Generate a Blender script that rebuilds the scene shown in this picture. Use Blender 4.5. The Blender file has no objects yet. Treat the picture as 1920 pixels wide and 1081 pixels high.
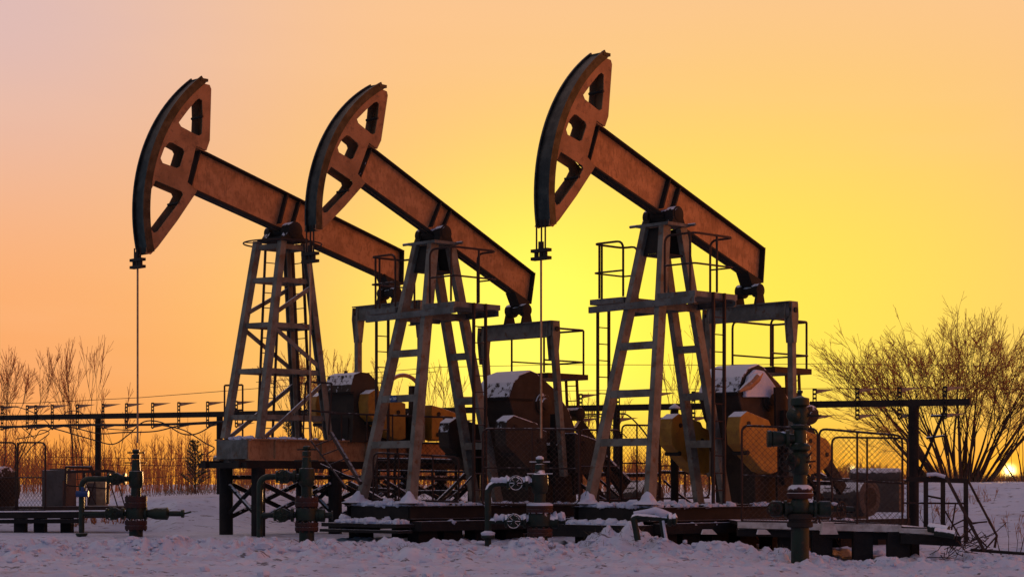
import bpy, math, random
import numpy as np
from mathutils import Vector, Matrix, noise
from mathutils.geometry import tessellate_polygon
random.seed(7)
S = bpy.context.scene
COL = S.collection
R = math.radians
# ------------------------------------------------------------------ camera
FPX = 3600.0; HX = 960.0; HY = 905.0; CZ = 1.15      # focal length in photo pixels, horizon, eye height
cam = bpy.data.cameras.new('camera'); camo = bpy.data.objects.new('camera', cam); COL.objects.link(camo)
camo.location = (0, 0, CZ); camo.rotation_euler = (R(90), 0, 0)
cam.sensor_width = 36; cam.lens = FPX / 1920 * 36; cam.shift_y = (HY - 540.5) / 1920
cam.clip_end = 6000
S.camera = camo
S.view_settings.view_transform = 'Standard'; S.view_settings.look = 'None'
S.view_settings.exposure = 0; S.view_settings.gamma = 1
# ------------------------------------------------------------------ sun + sky
SUN_AZ = 14.5; SUN_EL = 1.6
sl = bpy.data.lights.new('sun', 'SUN'); sl.energy = 4.0; sl.angle = R(0.5); sl.color = (1, .52, .2)
so = bpy.data.objects.new('sun', sl); COL.objects.link(so)
sd = Vector((math.sin(R(SUN_AZ)) * math.cos(R(SUN_EL)), math.cos(R(SUN_AZ)) * math.cos(R(SUN_EL)), math.sin(R(SUN_EL))))
so.rotation_euler = sd.to_track_quat('Z', 'Y').to_euler()

w = bpy.data.worlds.new('World'); S.world = w; w.use_nodes = True
nt = w.node_tree; N = nt.nodes; Lk = nt.links; N.clear()
def nd(t, **k):
    n = N.new(t)
    for a, b in k.items(): setattr(n, a, b)
    return n
def mth(op, a, b=None, c=None):
    n = nd('ShaderNodeMath', operation=op)
    for i, v in enumerate((a, b, c)):
        if v is None: continue
        if isinstance(v, (int, float)): n.inputs[i].default_value = v
        else: Lk.new(v, n.inputs[i])
    return n.outputs[0]
def rng(v, a, b, c=0., d=1.):
    n = nd('ShaderNodeMapRange', interpolation_type='SMOOTHSTEP')
    Lk.new(v, n.inputs[0])
    for i, x in enumerate((a, b, c, d)): n.inputs[i + 1].default_value = x
    return n.outputs[0]
def mix(f, a, b):
    n = nd('ShaderNodeMix', data_type='RGBA')
    for s, v in ((n.inputs[0], f), (n.inputs[6], a), (n.inputs[7], b)):
        if isinstance(v, (int, float)): s.default_value = v
        elif isinstance(v, tuple): s.default_value = (*v, 1)
        else: Lk.new(v, s)
    return n.outputs[2]
def gauss(az, el, a0, e0, sa, se):
    x = mth('POWER', mth('ABSOLUTE', mth('DIVIDE', mth('SUBTRACT', az, a0), sa)), 2.)
    y = mth('POWER', mth('ABSOLUTE', mth('DIVIDE', mth('SUBTRACT', el, e0), se)), 2.)
    return mth('EXPONENT', mth('MULTIPLY', mth('ADD', x, y), -1.))
tc = nd('ShaderNodeTexCoord'); sx = nd('ShaderNodeSeparateXYZ'); Lk.new(tc.outputs['Generated'], sx.inputs[0])
az = mth('MULTIPLY', mth('ARCTAN2', sx.outputs[0], sx.outputs[1]), 57.29578)
el = mth('MULTIPLY', mth('ARCSINE', sx.outputs[2]), 57.29578)
ramp = nd('ShaderNodeValToRGB'); Lk.new(mth('DIVIDE', el, 90.), ramp.inputs[0])
cr = ramp.color_ramp
stops = [(0, (.93, .33, .075)), (2, (.96, .40, .12)), (6, (.99, .47, .185)), (14, (.97, .55, .29)), (22, (.22, .20, .28)), (45, (.045, .10, .25)), (90, (.032, .095, .27))]
while len(cr.elements) < len(stops): cr.elements.new(.5)
for e, (p, c) in zip(cr.elements, stops): e.position = p / 90.; e.color = (*c, 1)
c = ramp.outputs[0]
# cool pink towards the upper left of the view
c = mix(mth('MULTIPLY', mth('MULTIPLY', rng(az, -2., -16.), rng(el, 4., 14.)), 1.), c, (.74, .50, .47))
c = mix(mth('MULTIPLY', rng(az, 2., -15.), rng(el, 14., 0., 0., .5)), c, (.98, .36, .14))
# the yellow glow of the low sun behind thin cloud
c = mix(mth('MULTIPLY', gauss(az, el, 9., 5.2, 11.5, 6.6), .92), c, (1.02, .72, .12))
c = mix(mth('MULTIPLY', gauss(az, el, 3.0, 4.3, 8., 4.8), 1.), c, (1.15, .90, .08))
c = mix(mth('MULTIPLY', gauss(az, el, .3, 4.0, 3.6, 3.5), .7), c, (1.4, 1.2, .16))
c = mix(rng(el, 3.2, -.4, 0., .9), c, (1.0, .37, .022))
# cirrus streaks, faint
cn = nd('ShaderNodeTexNoise'); cn.inputs['Scale'].default_value = 3.; cn.inputs['Detail'].default_value = 5.
mp = nd('ShaderNodeMapping'); mp.inputs['Scale'].default_value = (1.2, 1.2, 9.); Lk.new(tc.outputs['Generated'], mp.inputs[0]); Lk.new(mp.outputs[0], cn.inputs[0])
c = mix(rng(cn.outputs[0], .5, .8, 0., .12), c, (1., .62, .36))
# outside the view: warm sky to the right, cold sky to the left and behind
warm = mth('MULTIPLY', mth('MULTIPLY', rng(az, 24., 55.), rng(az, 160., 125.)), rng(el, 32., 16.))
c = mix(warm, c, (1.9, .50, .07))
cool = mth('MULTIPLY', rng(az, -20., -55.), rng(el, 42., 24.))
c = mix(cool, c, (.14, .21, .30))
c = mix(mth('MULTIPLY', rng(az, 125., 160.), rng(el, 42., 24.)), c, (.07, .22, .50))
# sun discs low over the bank
for (px, py, s, br) in ((1893, 883, .13, 1.0), (1597, 882, .10, .7), (1285, 887, .06, .35)):
    a0 = math.degrees(math.atan((px - HX) / FPX)); e0 = math.degrees(math.atan((HY - py) / FPX))
    c = mix(mth('MULTIPLY', gauss(az, el, a0, e0, s * 7, s * 6), .8 * br), c, (1.35, .62, .04))
    c = mix(mth('MINIMUM', mth('MULTIPLY', gauss(az, el, a0, e0, s, s), 1.6), 1.), c, (6. * br, 4.5 * br, 1.6 * br))
sky = nd('ShaderNodeTexSky', sky_type='NISHITA', sun_disc=False, sun_elevation=R(SUN_EL), sun_rotation=R(SUN_AZ))
bg1 = nd('ShaderNodeBackground'); Lk.new(sky.outputs[0], bg1.inputs[0]); bg1.inputs[1].default_value = .05
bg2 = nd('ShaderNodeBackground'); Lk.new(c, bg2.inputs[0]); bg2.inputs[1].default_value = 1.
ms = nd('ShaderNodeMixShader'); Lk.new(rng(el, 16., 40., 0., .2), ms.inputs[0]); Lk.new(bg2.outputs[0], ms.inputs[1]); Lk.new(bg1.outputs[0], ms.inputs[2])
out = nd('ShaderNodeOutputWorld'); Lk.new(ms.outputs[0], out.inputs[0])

# ------------------------------------------------------------------ materials
def material(name, base, alt, scale=6., rough=.75, metal=0., snow=0., dirt=None, bump=.15, snow_h=.55, spec=.3, fine=60., dirt_f=.9, streak=None):
    m = bpy.data.materials.new(name); m.use_nodes = True
    t = m.node_tree; n = t.nodes; l = t.links
    b = n['Principled BSDF']
    def new(ty, **k):
        q = n.new(ty)
        for a, v in k.items(): setattr(q, a, v)
        return q
    def noi(s, d=6., r=.6):
        q = new('ShaderNodeTexNoise'); q.inputs['Scale'].default_value = s; q.inputs['Detail'].default_value = d; q.inputs['Roughness'].default_value = r
        l.new(co.outputs['Object'], q.inputs['Vector']); return q.outputs[0]
    def mr(v, a, bb, c0=0., c1=1.):
        q = new('ShaderNodeMapRange', interpolation_type='SMOOTHSTEP'); l.new(v, q.inputs[0])
        for i, x in enumerate((a, bb, c0, c1)): q.inputs[i + 1].default_value = x
        return q.outputs[0]
    def mx(f, a, bb):
        q = new('ShaderNodeMix', data_type='RGBA'); l.new(f, q.inputs[0])
        for s, v in ((q.inputs[6], a), (q.inputs[7], bb)):
            if isinstance(v, tuple): s.default_value = (*v, 1)
            else: l.new(v, s)
        return q.outputs[2]
    co = new('ShaderNodeTexCoord')
    n1 = noi(scale); n2 = noi(fine, 3.)
    col = mx(mr(n1, .4, .62), base, alt)
    col = mx(mr(n2, .55, .75, 0., .45), col, tuple(x * .45 for x in base))
    if dirt: col = mx(mr(noi(scale * 2.3, 8., .7), .53, .66, 0., dirt_f), col, dirt)
    if streak:
        mp_ = new('ShaderNodeMapping'); mp_.inputs['Scale'].default_value = streak; l.new(co.outputs['Object'], mp_.inputs[0])
        q_ = new('ShaderNodeTexNoise'); q_.inputs['Scale'].default_value = 5.; q_.inputs['Detail'].default_value = 6.; l.new(mp_.outputs[0], q_.inputs[0])
        col = mx(mr(q_.outputs[0], .5, .68, 0., .7), col, tuple(x * .5 for x in base))
    if snow > 0:
        g = new('ShaderNodeNewGeometry'); s = new('ShaderNodeSeparateXYZ'); l.new(g.outputs['Normal'], s.inputs[0])
        ad = new('ShaderNodeMath', operation='MULTIPLY_ADD'); l.new(noi(9., 4.), ad.inputs[0]); ad.inputs[1].default_value = .9; l.new(s.outputs[2], ad.inputs[2])
        th = .45 + snow_h
        f = mr(ad.outputs[0], th, th + .12, 0., snow)
        col = mx(f, col, (.78, .80, .86))
    l.new(col, b.inputs['Base Color'])
    b.inputs['Roughness'].default_value = rough; b.inputs['Metallic'].default_value = metal
    b.inputs['Specular IOR Level'].default_value = spec
    if bump:
        bp = new('ShaderNodeBump'); bp.inputs['Strength'].default_value = bump; bp.inputs['Distance'].default_value = .03
        l.new(noi(fine * .6, 5.), bp.inputs['Height']); l.new(bp.outputs[0], b.inputs['Normal'])
    return m
M = dict(
    steel=material('weathered_grey_paint', (.15, .15, .14), (.09, .09, .08), 3., .7, .1, snow=.95, dirt=(.10, .055, .03)),
    tower=material('grey_green_tower_paint', (.19, .175, .145), (.115, .105, .085), 2.5, .65, .1, snow=.9, dirt=(.12, .06, .03)),
    head=material('rusty_orange_paint', (.32, .17, .085), (.235, .125, .06), 2.2, .7, .1, snow=.0, dirt=(.11, .06, .035), fine=25., dirt_f=.6),
    beam=material('brushed_orange_paint', (.38, .205, .105), (.27, .14, .07), 3.2, .6, .15, snow=.9, dirt=(.17, .085, .045), fine=18., dirt_f=.6, streak=(5., 5., 1.2)),
    band=material('black_greased_steel', (.02, .02, .019), (.05, .048, .042), 4., .45, .4, snow=.0, bump=.1),
    dark=material('dark_rusted_steel', (.013, .011, .010), (.022, .017, .014), 3., .8, .1, snow=.95),
    darkn=material('dark_bare_steel', (.02, .017, .015), (.03, .022, .018), 3., .8, .1, snow=0.),
    rail=material('rust_brown_tube', (.05, .025, .018), (.03, .018, .015), 5., .7, .2, snow=.3, snow_h=.75),
    yellow=material('faded_yellow_paint', (.36, .18, .028), (.27, .13, .022), 2.5, .6, .0, snow=.95, dirt=(.2, .1, .03), fine=30.),
    box=material('brown_gearbox_paint', (.032, .023, .017), (.05, .035, .025), 2., .75, .05, snow=.97, snow_h=.25, dirt=(.06, .04, .03)),
    green=material('dark_green_paint', (.011, .026, .014), (.008, .015, .010), 5., .5, .0, snow=.25, snow_h=.85, dirt=(.04, .03, .02)),
    greensnow=material('green_paint_under_snow', (.012, .026, .018), (.01, .018, .014), 5., .6, .0, snow=1., snow_h=.2, dirt=(.04, .03, .02)),
    red=material('dull_red_paint', (.05, .013, .010), (.03, .01, .008), 5., .6, .0, snow=.8, dirt=(.03, .02, .015)),
    pile=material('dark_timber_and_concrete', (.010, .009, .009), (.016, .014, .013), 3., .9, .0, snow=.9, dirt=(.02, .018, .016), bump=.5),
    motor=material('grey_motor_casing', (.07, .065, .065), (.05, .047, .047), 4., .7, .1, snow=.85, snow_h=.3),
    cabinet=material('grey_cabinet_paint', (.10, .08, .072), (.075, .06, .055), 3., .7, .0, snow=.9, dirt=(.07, .05, .04)),
    cable=material('black_cable_rubber', (.02, .018, .018), (.03, .025, .022), 5., .6, snow=0., bump=0),
    wire=material('fence_wire', (.09, .06, .045), (.05, .035, .03), 9., .6, .4, snow=.0, bump=0),
    bark=material('bare_bark', (.085, .045, .03), (.05, .03, .022), 12., .9, snow=0., bump=0),
    bark_backlit=material('backlit_reddish_bark', (.48, .17, .05), (.34, .12, .04), 12., .9, snow=0., bump=0),  # low-sun backlight put into the colour of naturally reddish twigs
    needle=material('dark_pine_needles', (.035, .05, .03), (.02, .03, .02), 12., .9, snow=.3, bump=0),
    grass=material('dry_grass', (.16, .11, .06), (.09, .06, .035), 12., .9, snow=0., bump=0),
    arm=material('pale_bracket_steel', (.35, .24, .14), (.25, .16, .09), 8., .6, snow=0.),
    blue=material('blue_enamel_plate', (.015, .05, .16), (.012, .04, .13), 8., .5, snow=0., bump=0),
    white=material('white_lettering', (.7, .72, .75), (.6, .62, .66), 8., .6, snow=0., bump=0),
    pale=material('pale_snowy_plank', (.55, .5, .47), (.35, .3, .27), 4., .9, snow=1., snow_h=.2),
)
def snow_material(name, ground=False):
    m = bpy.data.materials.new(name); m.use_nodes = True
    t = m.node_tree; n = t.nodes; l = t.links; b = n['Principled BSDF']
    co = n.new('ShaderNodeTexCoord')
    def noi(s, d, sc=None):
        q = n.new('ShaderNodeTexNoise'); q.inputs['Scale'].default_value = s; q.inputs['Detail'].default_value = d; q.inputs['Roughness'].default_value = .65
        if sc:
            mp = n.new('ShaderNodeMapping'); mp.inputs['Scale'].default_value = sc; l.new(co.outputs['Object'], mp.inputs[0]); l.new(mp.outputs[0], q.inputs[0])
        else: l.new(co.outputs['Object'], q.inputs[0])
        return q.outputs[0]
    def mr(v, a, bb, c1=1.):
        q = n.new('ShaderNodeMapRange'); q.interpolation_type = 'SMOOTHSTEP'; l.new(v, q.inputs[0]); q.inputs[1].default_value = a; q.inputs[2].default_value = bb; q.inputs[4].default_value = c1; return q.outputs[0]
    def mx(f, a, bb):
        q = n.new('ShaderNodeMix'); q.data_type = 'RGBA'; l.new(f, q.inputs[0])
        for s, v in ((q.inputs[6], a), (q.inputs[7], bb)):
            if isinstance(v, tuple): s.default_value = (*v, 1)
            else: l.new(v, s)
        return q.outputs[2]
    c = mx(mr(noi(.9, 4), .35, .7), (.62, .66, .76), (.52, .55, .66))
    if ground:
        c = mx(mr(noi(.5, 7, (1, 2.6, 1)), .54, .70, .6), c, (.34, .27, .24))  # dirty churned snow, brownish patches
        c = mx(mr(noi(1.1, 7, (1, 3.5, 1)), .52, .66, .55), c, (.50, .60, .74))      # bluish patches of churned snow
        c = mx(mr(noi(3.2, 8, (1, 2.6, 1)), .585, .64, .85), c, (.10, .085, .08))         # specks of soil
    l.new(c, b.inputs['Base Color']); b.inputs['Roughness'].default_value = .75; b.inputs['Specular IOR Level'].default_value = .15
    bp = n.new('ShaderNodeBump'); bp.inputs['Strength'].default_value = .6; bp.inputs['Distance'].default_value = .05; l.new(noi(14, 6), bp.inputs['Height']); l.new(bp.outputs[0], b.inputs['Normal'])
    return m
M['snow'] = snow_material('drifted_snow'); M['ground'] = snow_material('trampled_snow', True)

# ------------------------------------------------------------------ object helpers
ORG = {}
def thing(name, label, cat, loc, group=None):
    o = bpy.data.objects.new(name, None); COL.objects.link(o); o.location = loc; o.empty_display_size = .2
    o['label'] = label; o['category'] = cat
    if group: o['group'] = group
    ORG[o] = Vector(loc)
    return o
def tag(o, label, cat, group=None):
    o['label'] = label; o['category'] = cat
    if group: o['group'] = group
    return o
V = Vector
class MB:
    def __init__(s): s.v = []; s.f = []
    def quadbox(s, c8):
        i = len(s.v); s.v += [tuple(p) for p in c8]
        s.f += [(i, i+3, i+2, i+1), (i+4, i+5, i+6, i+7), (i, i+1, i+5, i+4), (i+1, i+2, i+6, i+5), (i+2, i+3, i+7, i+6), (i+3, i, i+4, i+7)]
        return s
    def box(s, c, x, y, z):     # centre and three half vectors
        c, x, y, z = map(V, (c, x, y, z))
        return s.quadbox([c-x-y-z, c+x-y-z, c+x+y-z, c-x+y-z, c-x-y+z, c+x-y+z, c+x+y+z, c-x+y+z])
    def beam(s, p, q, side, w, h):   # w along side, h perpendicular to side and axis
        p, q = V(p), V(q); d = (q - p).normalized(); sd_ = V(side); sd_ = (sd_ - d * sd_.dot(d)).normalized(); u = d.cross(sd_).normalized()
        return s.box((p + q) / 2, (q - p) / 2, sd_ * w / 2, u * h / 2)
    def ibeam(s, p, q, side, w, h, t=.025):   # flanges normal to u (h direction), flange width w along side
        p, q = V(p), V(q); d = (q - p).normalized(); sd_ = V(side); sd_ = (sd_ - d * sd_.dot(d)).normalized(); u = d.cross(sd_).normalized()
        m = (p + q) / 2; hl = (q - p) / 2
        s.box(m + u * (h/2 - t/2), hl, sd_ * w / 2, u * t / 2); s.box(m - u * (h/2 - t/2), hl, sd_ * w / 2, u * t / 2)
        return s.box(m, hl * .999, sd_ * t * .4, u * (h / 2 - t))
    def channel(s, p, q, side, w, h, t=.02):   # web facing +side, flanges behind it
        p, q = V(p), V(q); d = (q - p).normalized(); sd_ = V(side); sd_ = (sd_ - d * sd_.dot(d)).normalized(); u = d.cross(sd_).normalized()
        m = (p + q) / 2; hl = (q - p) / 2
        s.box(m + sd_ * (w/2 - t/2), hl, sd_ * t / 2, u * h / 2)
        s.box(m + u * (h/2 - t/2) - sd_ * t/2, hl * .999, sd_ * (w - t) / 2, u * t / 2)
        return s.box(m - u * (h/2 - t/2) - sd_ * t/2, hl * .999, sd_ * (w - t) / 2, u * t / 2)
    def tube(s, pts, r, n=6, r2=None, cap=True):
        pts = [V(p) for p in pts]; k = len(pts); i0 = len(s.v)
        d0 = (pts[1] - pts[0]).normalized(); a = d0.orthogonal().normalized()
        for j, p in enumerate(pts):
            if j == 0: d = pts[1] - pts[0]
            elif j == k - 1: d = pts[-1] - pts[-2]
            else: d = (pts[j+1] - p).normalized() + (p - pts[j-1]).normalized()
            d = d.normalized(); a = (a - d * a.dot(d))
            a = a.normalized() if a.length > 1e-6 else d.orthogonal().normalized()
            b = d.cross(a); rr = r if r2 is None else r + (r2 - r) * j / (k - 1)
            if isinstance(r, (list, tuple)): rr = r[j]
            for m in range(n):
                t = 2 * math.pi * m / n; s.v.append(tuple(p + (a * math.cos(t) + b * math.sin(t)) * rr))
        for j in range(k - 1):
            for m in range(n):
                x = i0 + j * n + m; y = i0 + j * n + (m + 1) % n
                s.f.append((x, y, y + n, x + n))
        if cap:
            s.f.append(tuple(i0 + m for m in range(n))[::-1]); s.f.append(tuple(i0 + (k - 1) * n + m for m in range(n)))
        return s
    def cyl(s, p, q, r, n=20, r2=None): return s.tube([p, q], r, n, r2)
    def lathe(s, c, axis, prof, n=20):      # prof: list of (distance along axis, radius)
        c = V(c); ax = V(axis).normalized()
        pts = [c + ax * t for t, r in prof]; k = len(pts); i0 = len(s.v); a = ax.orthogonal().normalized(); b = ax.cross(a)
        for (t, r), p in zip(prof, pts):
            for m in range(n):
                th = 2 * math.pi * m / n; s.v.append(tuple(p + (a * math.cos(th) + b * math.sin(th)) * max(r, 1e-4)))
        for j in range(k - 1):
            for m in range(n):
                x = i0 + j * n + m; y = i0 + j * n + (m + 1) % n
                s.f.append((x, y, y + n, x + n))
        s.f.append(tuple(i0 + m for m in range(n))[::-1]); s.f.append(tuple(i0 + (k - 1) * n + m for m in range(n)))
        return s
    def prism(s, polys, fn, l0, l1):     # polys = [outer, hole, ...] of 2D points; fn(u, lat, z) -> world
        flat = [q for P in polys for q in P]
        tri = tessellate_polygon([[V((q[0], q[1], 0)) for q in P] for P in polys])
        n = len(flat); i = len(s.v)
        s.v += [tuple(fn(q[0], l0, q[1])) for q in flat] + [tuple(fn(q[0], l1, q[1])) for q in flat]
        for t in tri: s.f.append((i+t[0], i+t[1], i+t[2])); s.f.append((i+n+t[2], i+n+t[1], i+n+t[0]))
        k = 0
        for P in polys:
            m = len(P)
            for j in range(m): a = i + k + j; b = i + k + (j + 1) % m; s.f.append((a, b, b + n, a + n))
            k += m
        return s
    def build(s, name, mat, parent=None, smooth=False, bevel=0, **kw):
        org = V((0, 0, 0))
        if parent is None:
            vs = np.array(s.v); org = V((float(vs[:, 0].mean()), float(vs[:, 1].mean()), float(vs[:, 2].min())))
        else: org = ORG[parent]
        me = bpy.data.meshes.new(name)
        me.from_pydata([(x - org[0], y - org[1], z - org[2]) for x, y, z in s.v], [], s.f)
        import bmesh
        if len(s.f) < 60000:
            bm = bmesh.new(); bm.from_mesh(me); bmesh.ops.recalc_face_normals(bm, faces=bm.faces); bm.to_mesh(me); bm.free()
        me.materials.append(M[mat] if isinstance(mat, str) else mat)
        if smooth:
            me.polygons.foreach_set('use_smooth', [True] * len(me.polygons))
            try: me.set_sharp_from_angle(angle=R(38))
            except Exception: pass
        o = bpy.data.objects.new(name, me); COL.objects.link(o)
        if parent is None: o.location = org
        else: o.parent = parent
        ORG[o] = org
        if bevel:
            bv = o.modifiers.new('bevel', 'BEVEL'); bv.width = bevel; bv.segments = 2; bv.limit_method = 'ANGLE'
        return o
def W(px, py, Y): return V(((px - HX) / FPX * Y, Y, CZ + (HY - py) / FPX * Y))
class Frame:
    def __init__(s, px, Y, alpha):
        s.O = V(((px - HX) / FPX * Y, Y, 0)); c, n = math.cos(R(alpha)), math.sin(R(alpha))
        s.a = V((-c, -n, 0)); s.b = V((n, -c, 0))
    def L(s, u, lat, z): return s.O + s.a * u + s.b * lat + V((0, 0, z))
    def uz(s, px, py, lat=0.):
        k = (px - HX) / FPX; o = s.O + s.b * lat        # (o.x + a.x u) = k (o.y + a.y u)
        u = (k * o.y - o.x) / (s.a.x - k * s.a.y); Y = o.y + s.a.y * u
        return u, CZ + (HY - py) / FPX * Y
    def P(s, px, py, lat=0.): u, z = s.uz(px, py, lat); return s.L(u, lat, z)
def rounded(pts, r=.12, n=4):    # polyline with rounded corners
    out = [V(pts[0])]
    for i in range(1, len(pts) - 1):
        p = V(pts[i]); a = (V(pts[i-1]) - p); b = (V(pts[i+1]) - p)
        rr = min(r, a.length * .45, b.length * .45); a = p + a.normalized() * rr; b = p + b.normalized() * rr
        for k in range(n + 1):
            t = k / n; out.append(a * (1-t)**2 + p * 2 * t * (1-t) + b * t * t)
    out.append(V(pts[-1])); return out
Z = V((0, 0, 1))
# ------------------------------------------------------------------ ground
def smooth(x, a, b):
    t = np.clip((x - a) / (b - a), 0, 1); return t * t * (3 - 2 * t)
rs = np.random.RandomState(3)
PERM = rs.rand(256, 256)
def vnoise(x, y):
    xi = np.floor(x).astype(int); yi = np.floor(y).astype(int); fx = x - xi; fy = y - yi
    fx = fx*fx*(3-2*fx); fy = fy*fy*(3-2*fy); g = lambda i, j: PERM[i % 256, j % 256]
    return (g(xi, yi)*(1-fx)+g(xi+1, yi)*fx)*(1-fy)+(g(xi, yi+1)*(1-fx)+g(xi+1, yi+1)*fx)*fy
def fbm(x, y, o=4):
    s = 0; a = 1; t = 0
    for k in range(o): s = s + a * vnoise(x * 2**k + 17*k, y * 2**k + 31*k); t += a; a *= .55
    return s / t
MOUNDS = [  # px, Y, half width m, height m, depth m
    (1000, 35.0, .55, .27, .5), (1165, 36.2, .7, .30, .4), (1120, 36.0, .5, .15, .4), (1245, 35.4, .4, .16, .4), (1205, 36.4, .4, .26, .3), (1340, 35.6, .6, .13, .4), (1440, 35.2, .9, .2, .4),
    (1490, 34.6, .5, .12, .4), (825, 35.6, .25, .17, .25), (790, 35.8, .5, .1, .3), (60, 34.5, .9, .18, .35), (110, 34.2, .45, .16, .3), (255, 34.4, .75, .22, .35),
    (310, 34.2, .4, .2, .25), (180, 36.2, 2.5, .12, .9), (420, 36.5, 3.0, .10, .9), (700, 37.0, 1.5, .08, .5), (600, 35.2, .7, .07, .3), (500, 37.4, .8, .10, .4), (1700, 36.8, .6, .05, .5)]
def ground_h(x, y):
    x = np.asarray(x, float); y = np.asarray(y, float)
    px = x / np.maximum(y, 5) * FPX + HX
    h = -.20 * smooth(x, 2.0, 6.5) * (1 - smooth(y, 42, 46))
    # churned snow of the yard
    near = (1 - smooth(y, 38.5, 43)) * smooth(y, 15, 22)
    r = np.abs(fbm(x * 2.6, y * 3.2, 4) - .5) * 2
    lump = fbm(x * 5.5 + 40, y * 6.5, 3)
    crumb = np.maximum(vnoise(x * 4 + 7, y * 3.2) - .45, 0) * smooth(fbm(x * .8, y * 1.3, 3), .44, .60) * (.35 + smooth(y, 30, 33))
    h = h + near * (.12 * (fbm(x * .6, y * 1.5, 3) - .5) + .12 * (r - .35) * (.45 + .55 * smooth(y, 29, 33)) + .15 * (lump - .5) * (.25 + .75 * smooth(y, 29, 33)) + .20 * crumb - .11 + .10 * (fbm(x * .4 + 5, y * 3.5, 3) - .5) * (1 - smooth(y, 30, 33)) + .035 * (np.abs(fbm(x * 6, y * 9, 3) - .5) * 2 - .3))
    h = h + near * .02 * np.sin(y * 9 + 3 * fbm(x * .5, y * .4, 2)) * fbm(x * .8 + 9, y * .8, 2)
    for (yc, wd, dp) in ((22.6, .22, .05), (24.4, .22, .05), (27.2, .2, .045), (29.3, .2, .045), (31.6, .25, .04)):   # tyre ruts along the yard track
        yy = (y - yc - .25 * np.sin(x * .22 + yc) - .15 * fbm(x * .5, y * 0 + yc, 2)) / wd
        h = h - dp * np.exp(-yy ** 2) * (.6 + .8 * fbm(x * 1.2, y, 2)) + dp * .7 * np.exp(-(np.abs(yy) - 1.7) ** 2 * 3) * fbm(x * 3, y * 3, 2) * 1.6
    for (mx_, my, wx, hh, dy) in MOUNDS:
        X0 = (mx_ - HX) / FPX * my
        q = np.exp(-(((x - X0) / wx) ** 2 + ((y - my) / dy) ** 2))
        h = h + hh * q * (.45 + .9 * lump)
    # the snow bank behind the yard
    bx = np.interp(px, [-400, 100, 270, 330, 450, 600, 750, 1000, 1300, 1500, 1650, 1750, 1920, 2500], [.72, .72, .74, .80, .86, .80, .74, .7, .75, .85, 1.10, 1.15, 1.17, 1.2])
    y0 = np.interp(px, [0, 250, 330, 600, 1200, 1650, 1750, 1920], [46.3, 46.0, 45.0, 46.5, 46.5, 45.0, 43.8, 43.2]) + .8 * (fbm(x * .3, y * .1, 2) - .5)
    wd_ = np.interp(px, [0, 600, 1200, 1700, 1920], [3.2, 3.4, 4., 6., 6.])
    h = h + (bx + .12 * (fbm(x * .35, y * .25, 3) - .5)) * smooth(y, y0, y0 + wd_)
    h = h + smooth(y, 46, 60) * .05 * (fbm(x * 2, y * 1.2, 4) - .5)
    return h
ys = np.concatenate([np.geomspace(17, 62, 640), np.geomspace(62.4, 3500, 90)])
us = np.linspace(-.48, .48, 960)
YY, UU = np.meshgrid(ys, us, indexing='ij'); XX = UU * YY; ZZ = ground_h(XX, YY)
ZZ = np.where(YY > 300, ZZ - (YY - 300) * .0006, ZZ)
me = bpy.data.meshes.new('snow_ground'); nv = XX.size
me.vertices.add(nv); me.vertices.foreach_set('co', np.stack([XX, YY, ZZ], -1).astype(np.float32).ravel())
ny, nx = XX.shape; idx = np.arange(nv).reshape(ny, nx)
q = np.stack([idx[:-1, :-1], idx[:-1, 1:], idx[1:, 1:], idx[1:, :-1]], -1).reshape(-1, 4)
me.loops.add(q.size); me.loops.foreach_set('vertex_index', q.ravel().astype(np.int32))
me.polygons.add(len(q)); me.polygons.foreach_set('loop_start', np.arange(0, q.size, 4, dtype=np.int32)); me.polygons.foreach_set('loop_total', np.full(len(q), 4, dtype=np.int32))
me.polygons.foreach_set('use_smooth', np.ones(len(q), bool)); me.update(); me.validate()
me.materials.append(M['ground']); go = bpy.data.objects.new('snow_ground', me); COL.objects.link(go); go['kind'] = 'structure'
apron = MB(); apron.v = [(-60, -40, -.35), (60, -40, -.35), (60, 17.3, -.12), (-60, 17.3, -.12)]; apron.f = [(0, 1, 2, 3)]
ap = apron.build('snow_field', 'snow'); ap['kind'] = 'structure'
def gh(x, y):        # height of the modelled surface under a point
    i = min(max(int(np.searchsorted(ys, y)) - 1, 0), len(ys) - 2); c = (x / y - us[0]) / (us[1] - us[0]); j = min(max(int(c), 0), len(us) - 2)
    a = (y - ys[i]) / (ys[i+1] - ys[i]); b = min(max(c - j, 0), 1)
    return float((ZZ[i, j] * (1-b) + ZZ[i, j+1] * b) * (1-a) + (ZZ[i+1, j] * (1-b) + ZZ[i+1, j+1] * b) * a)

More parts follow.
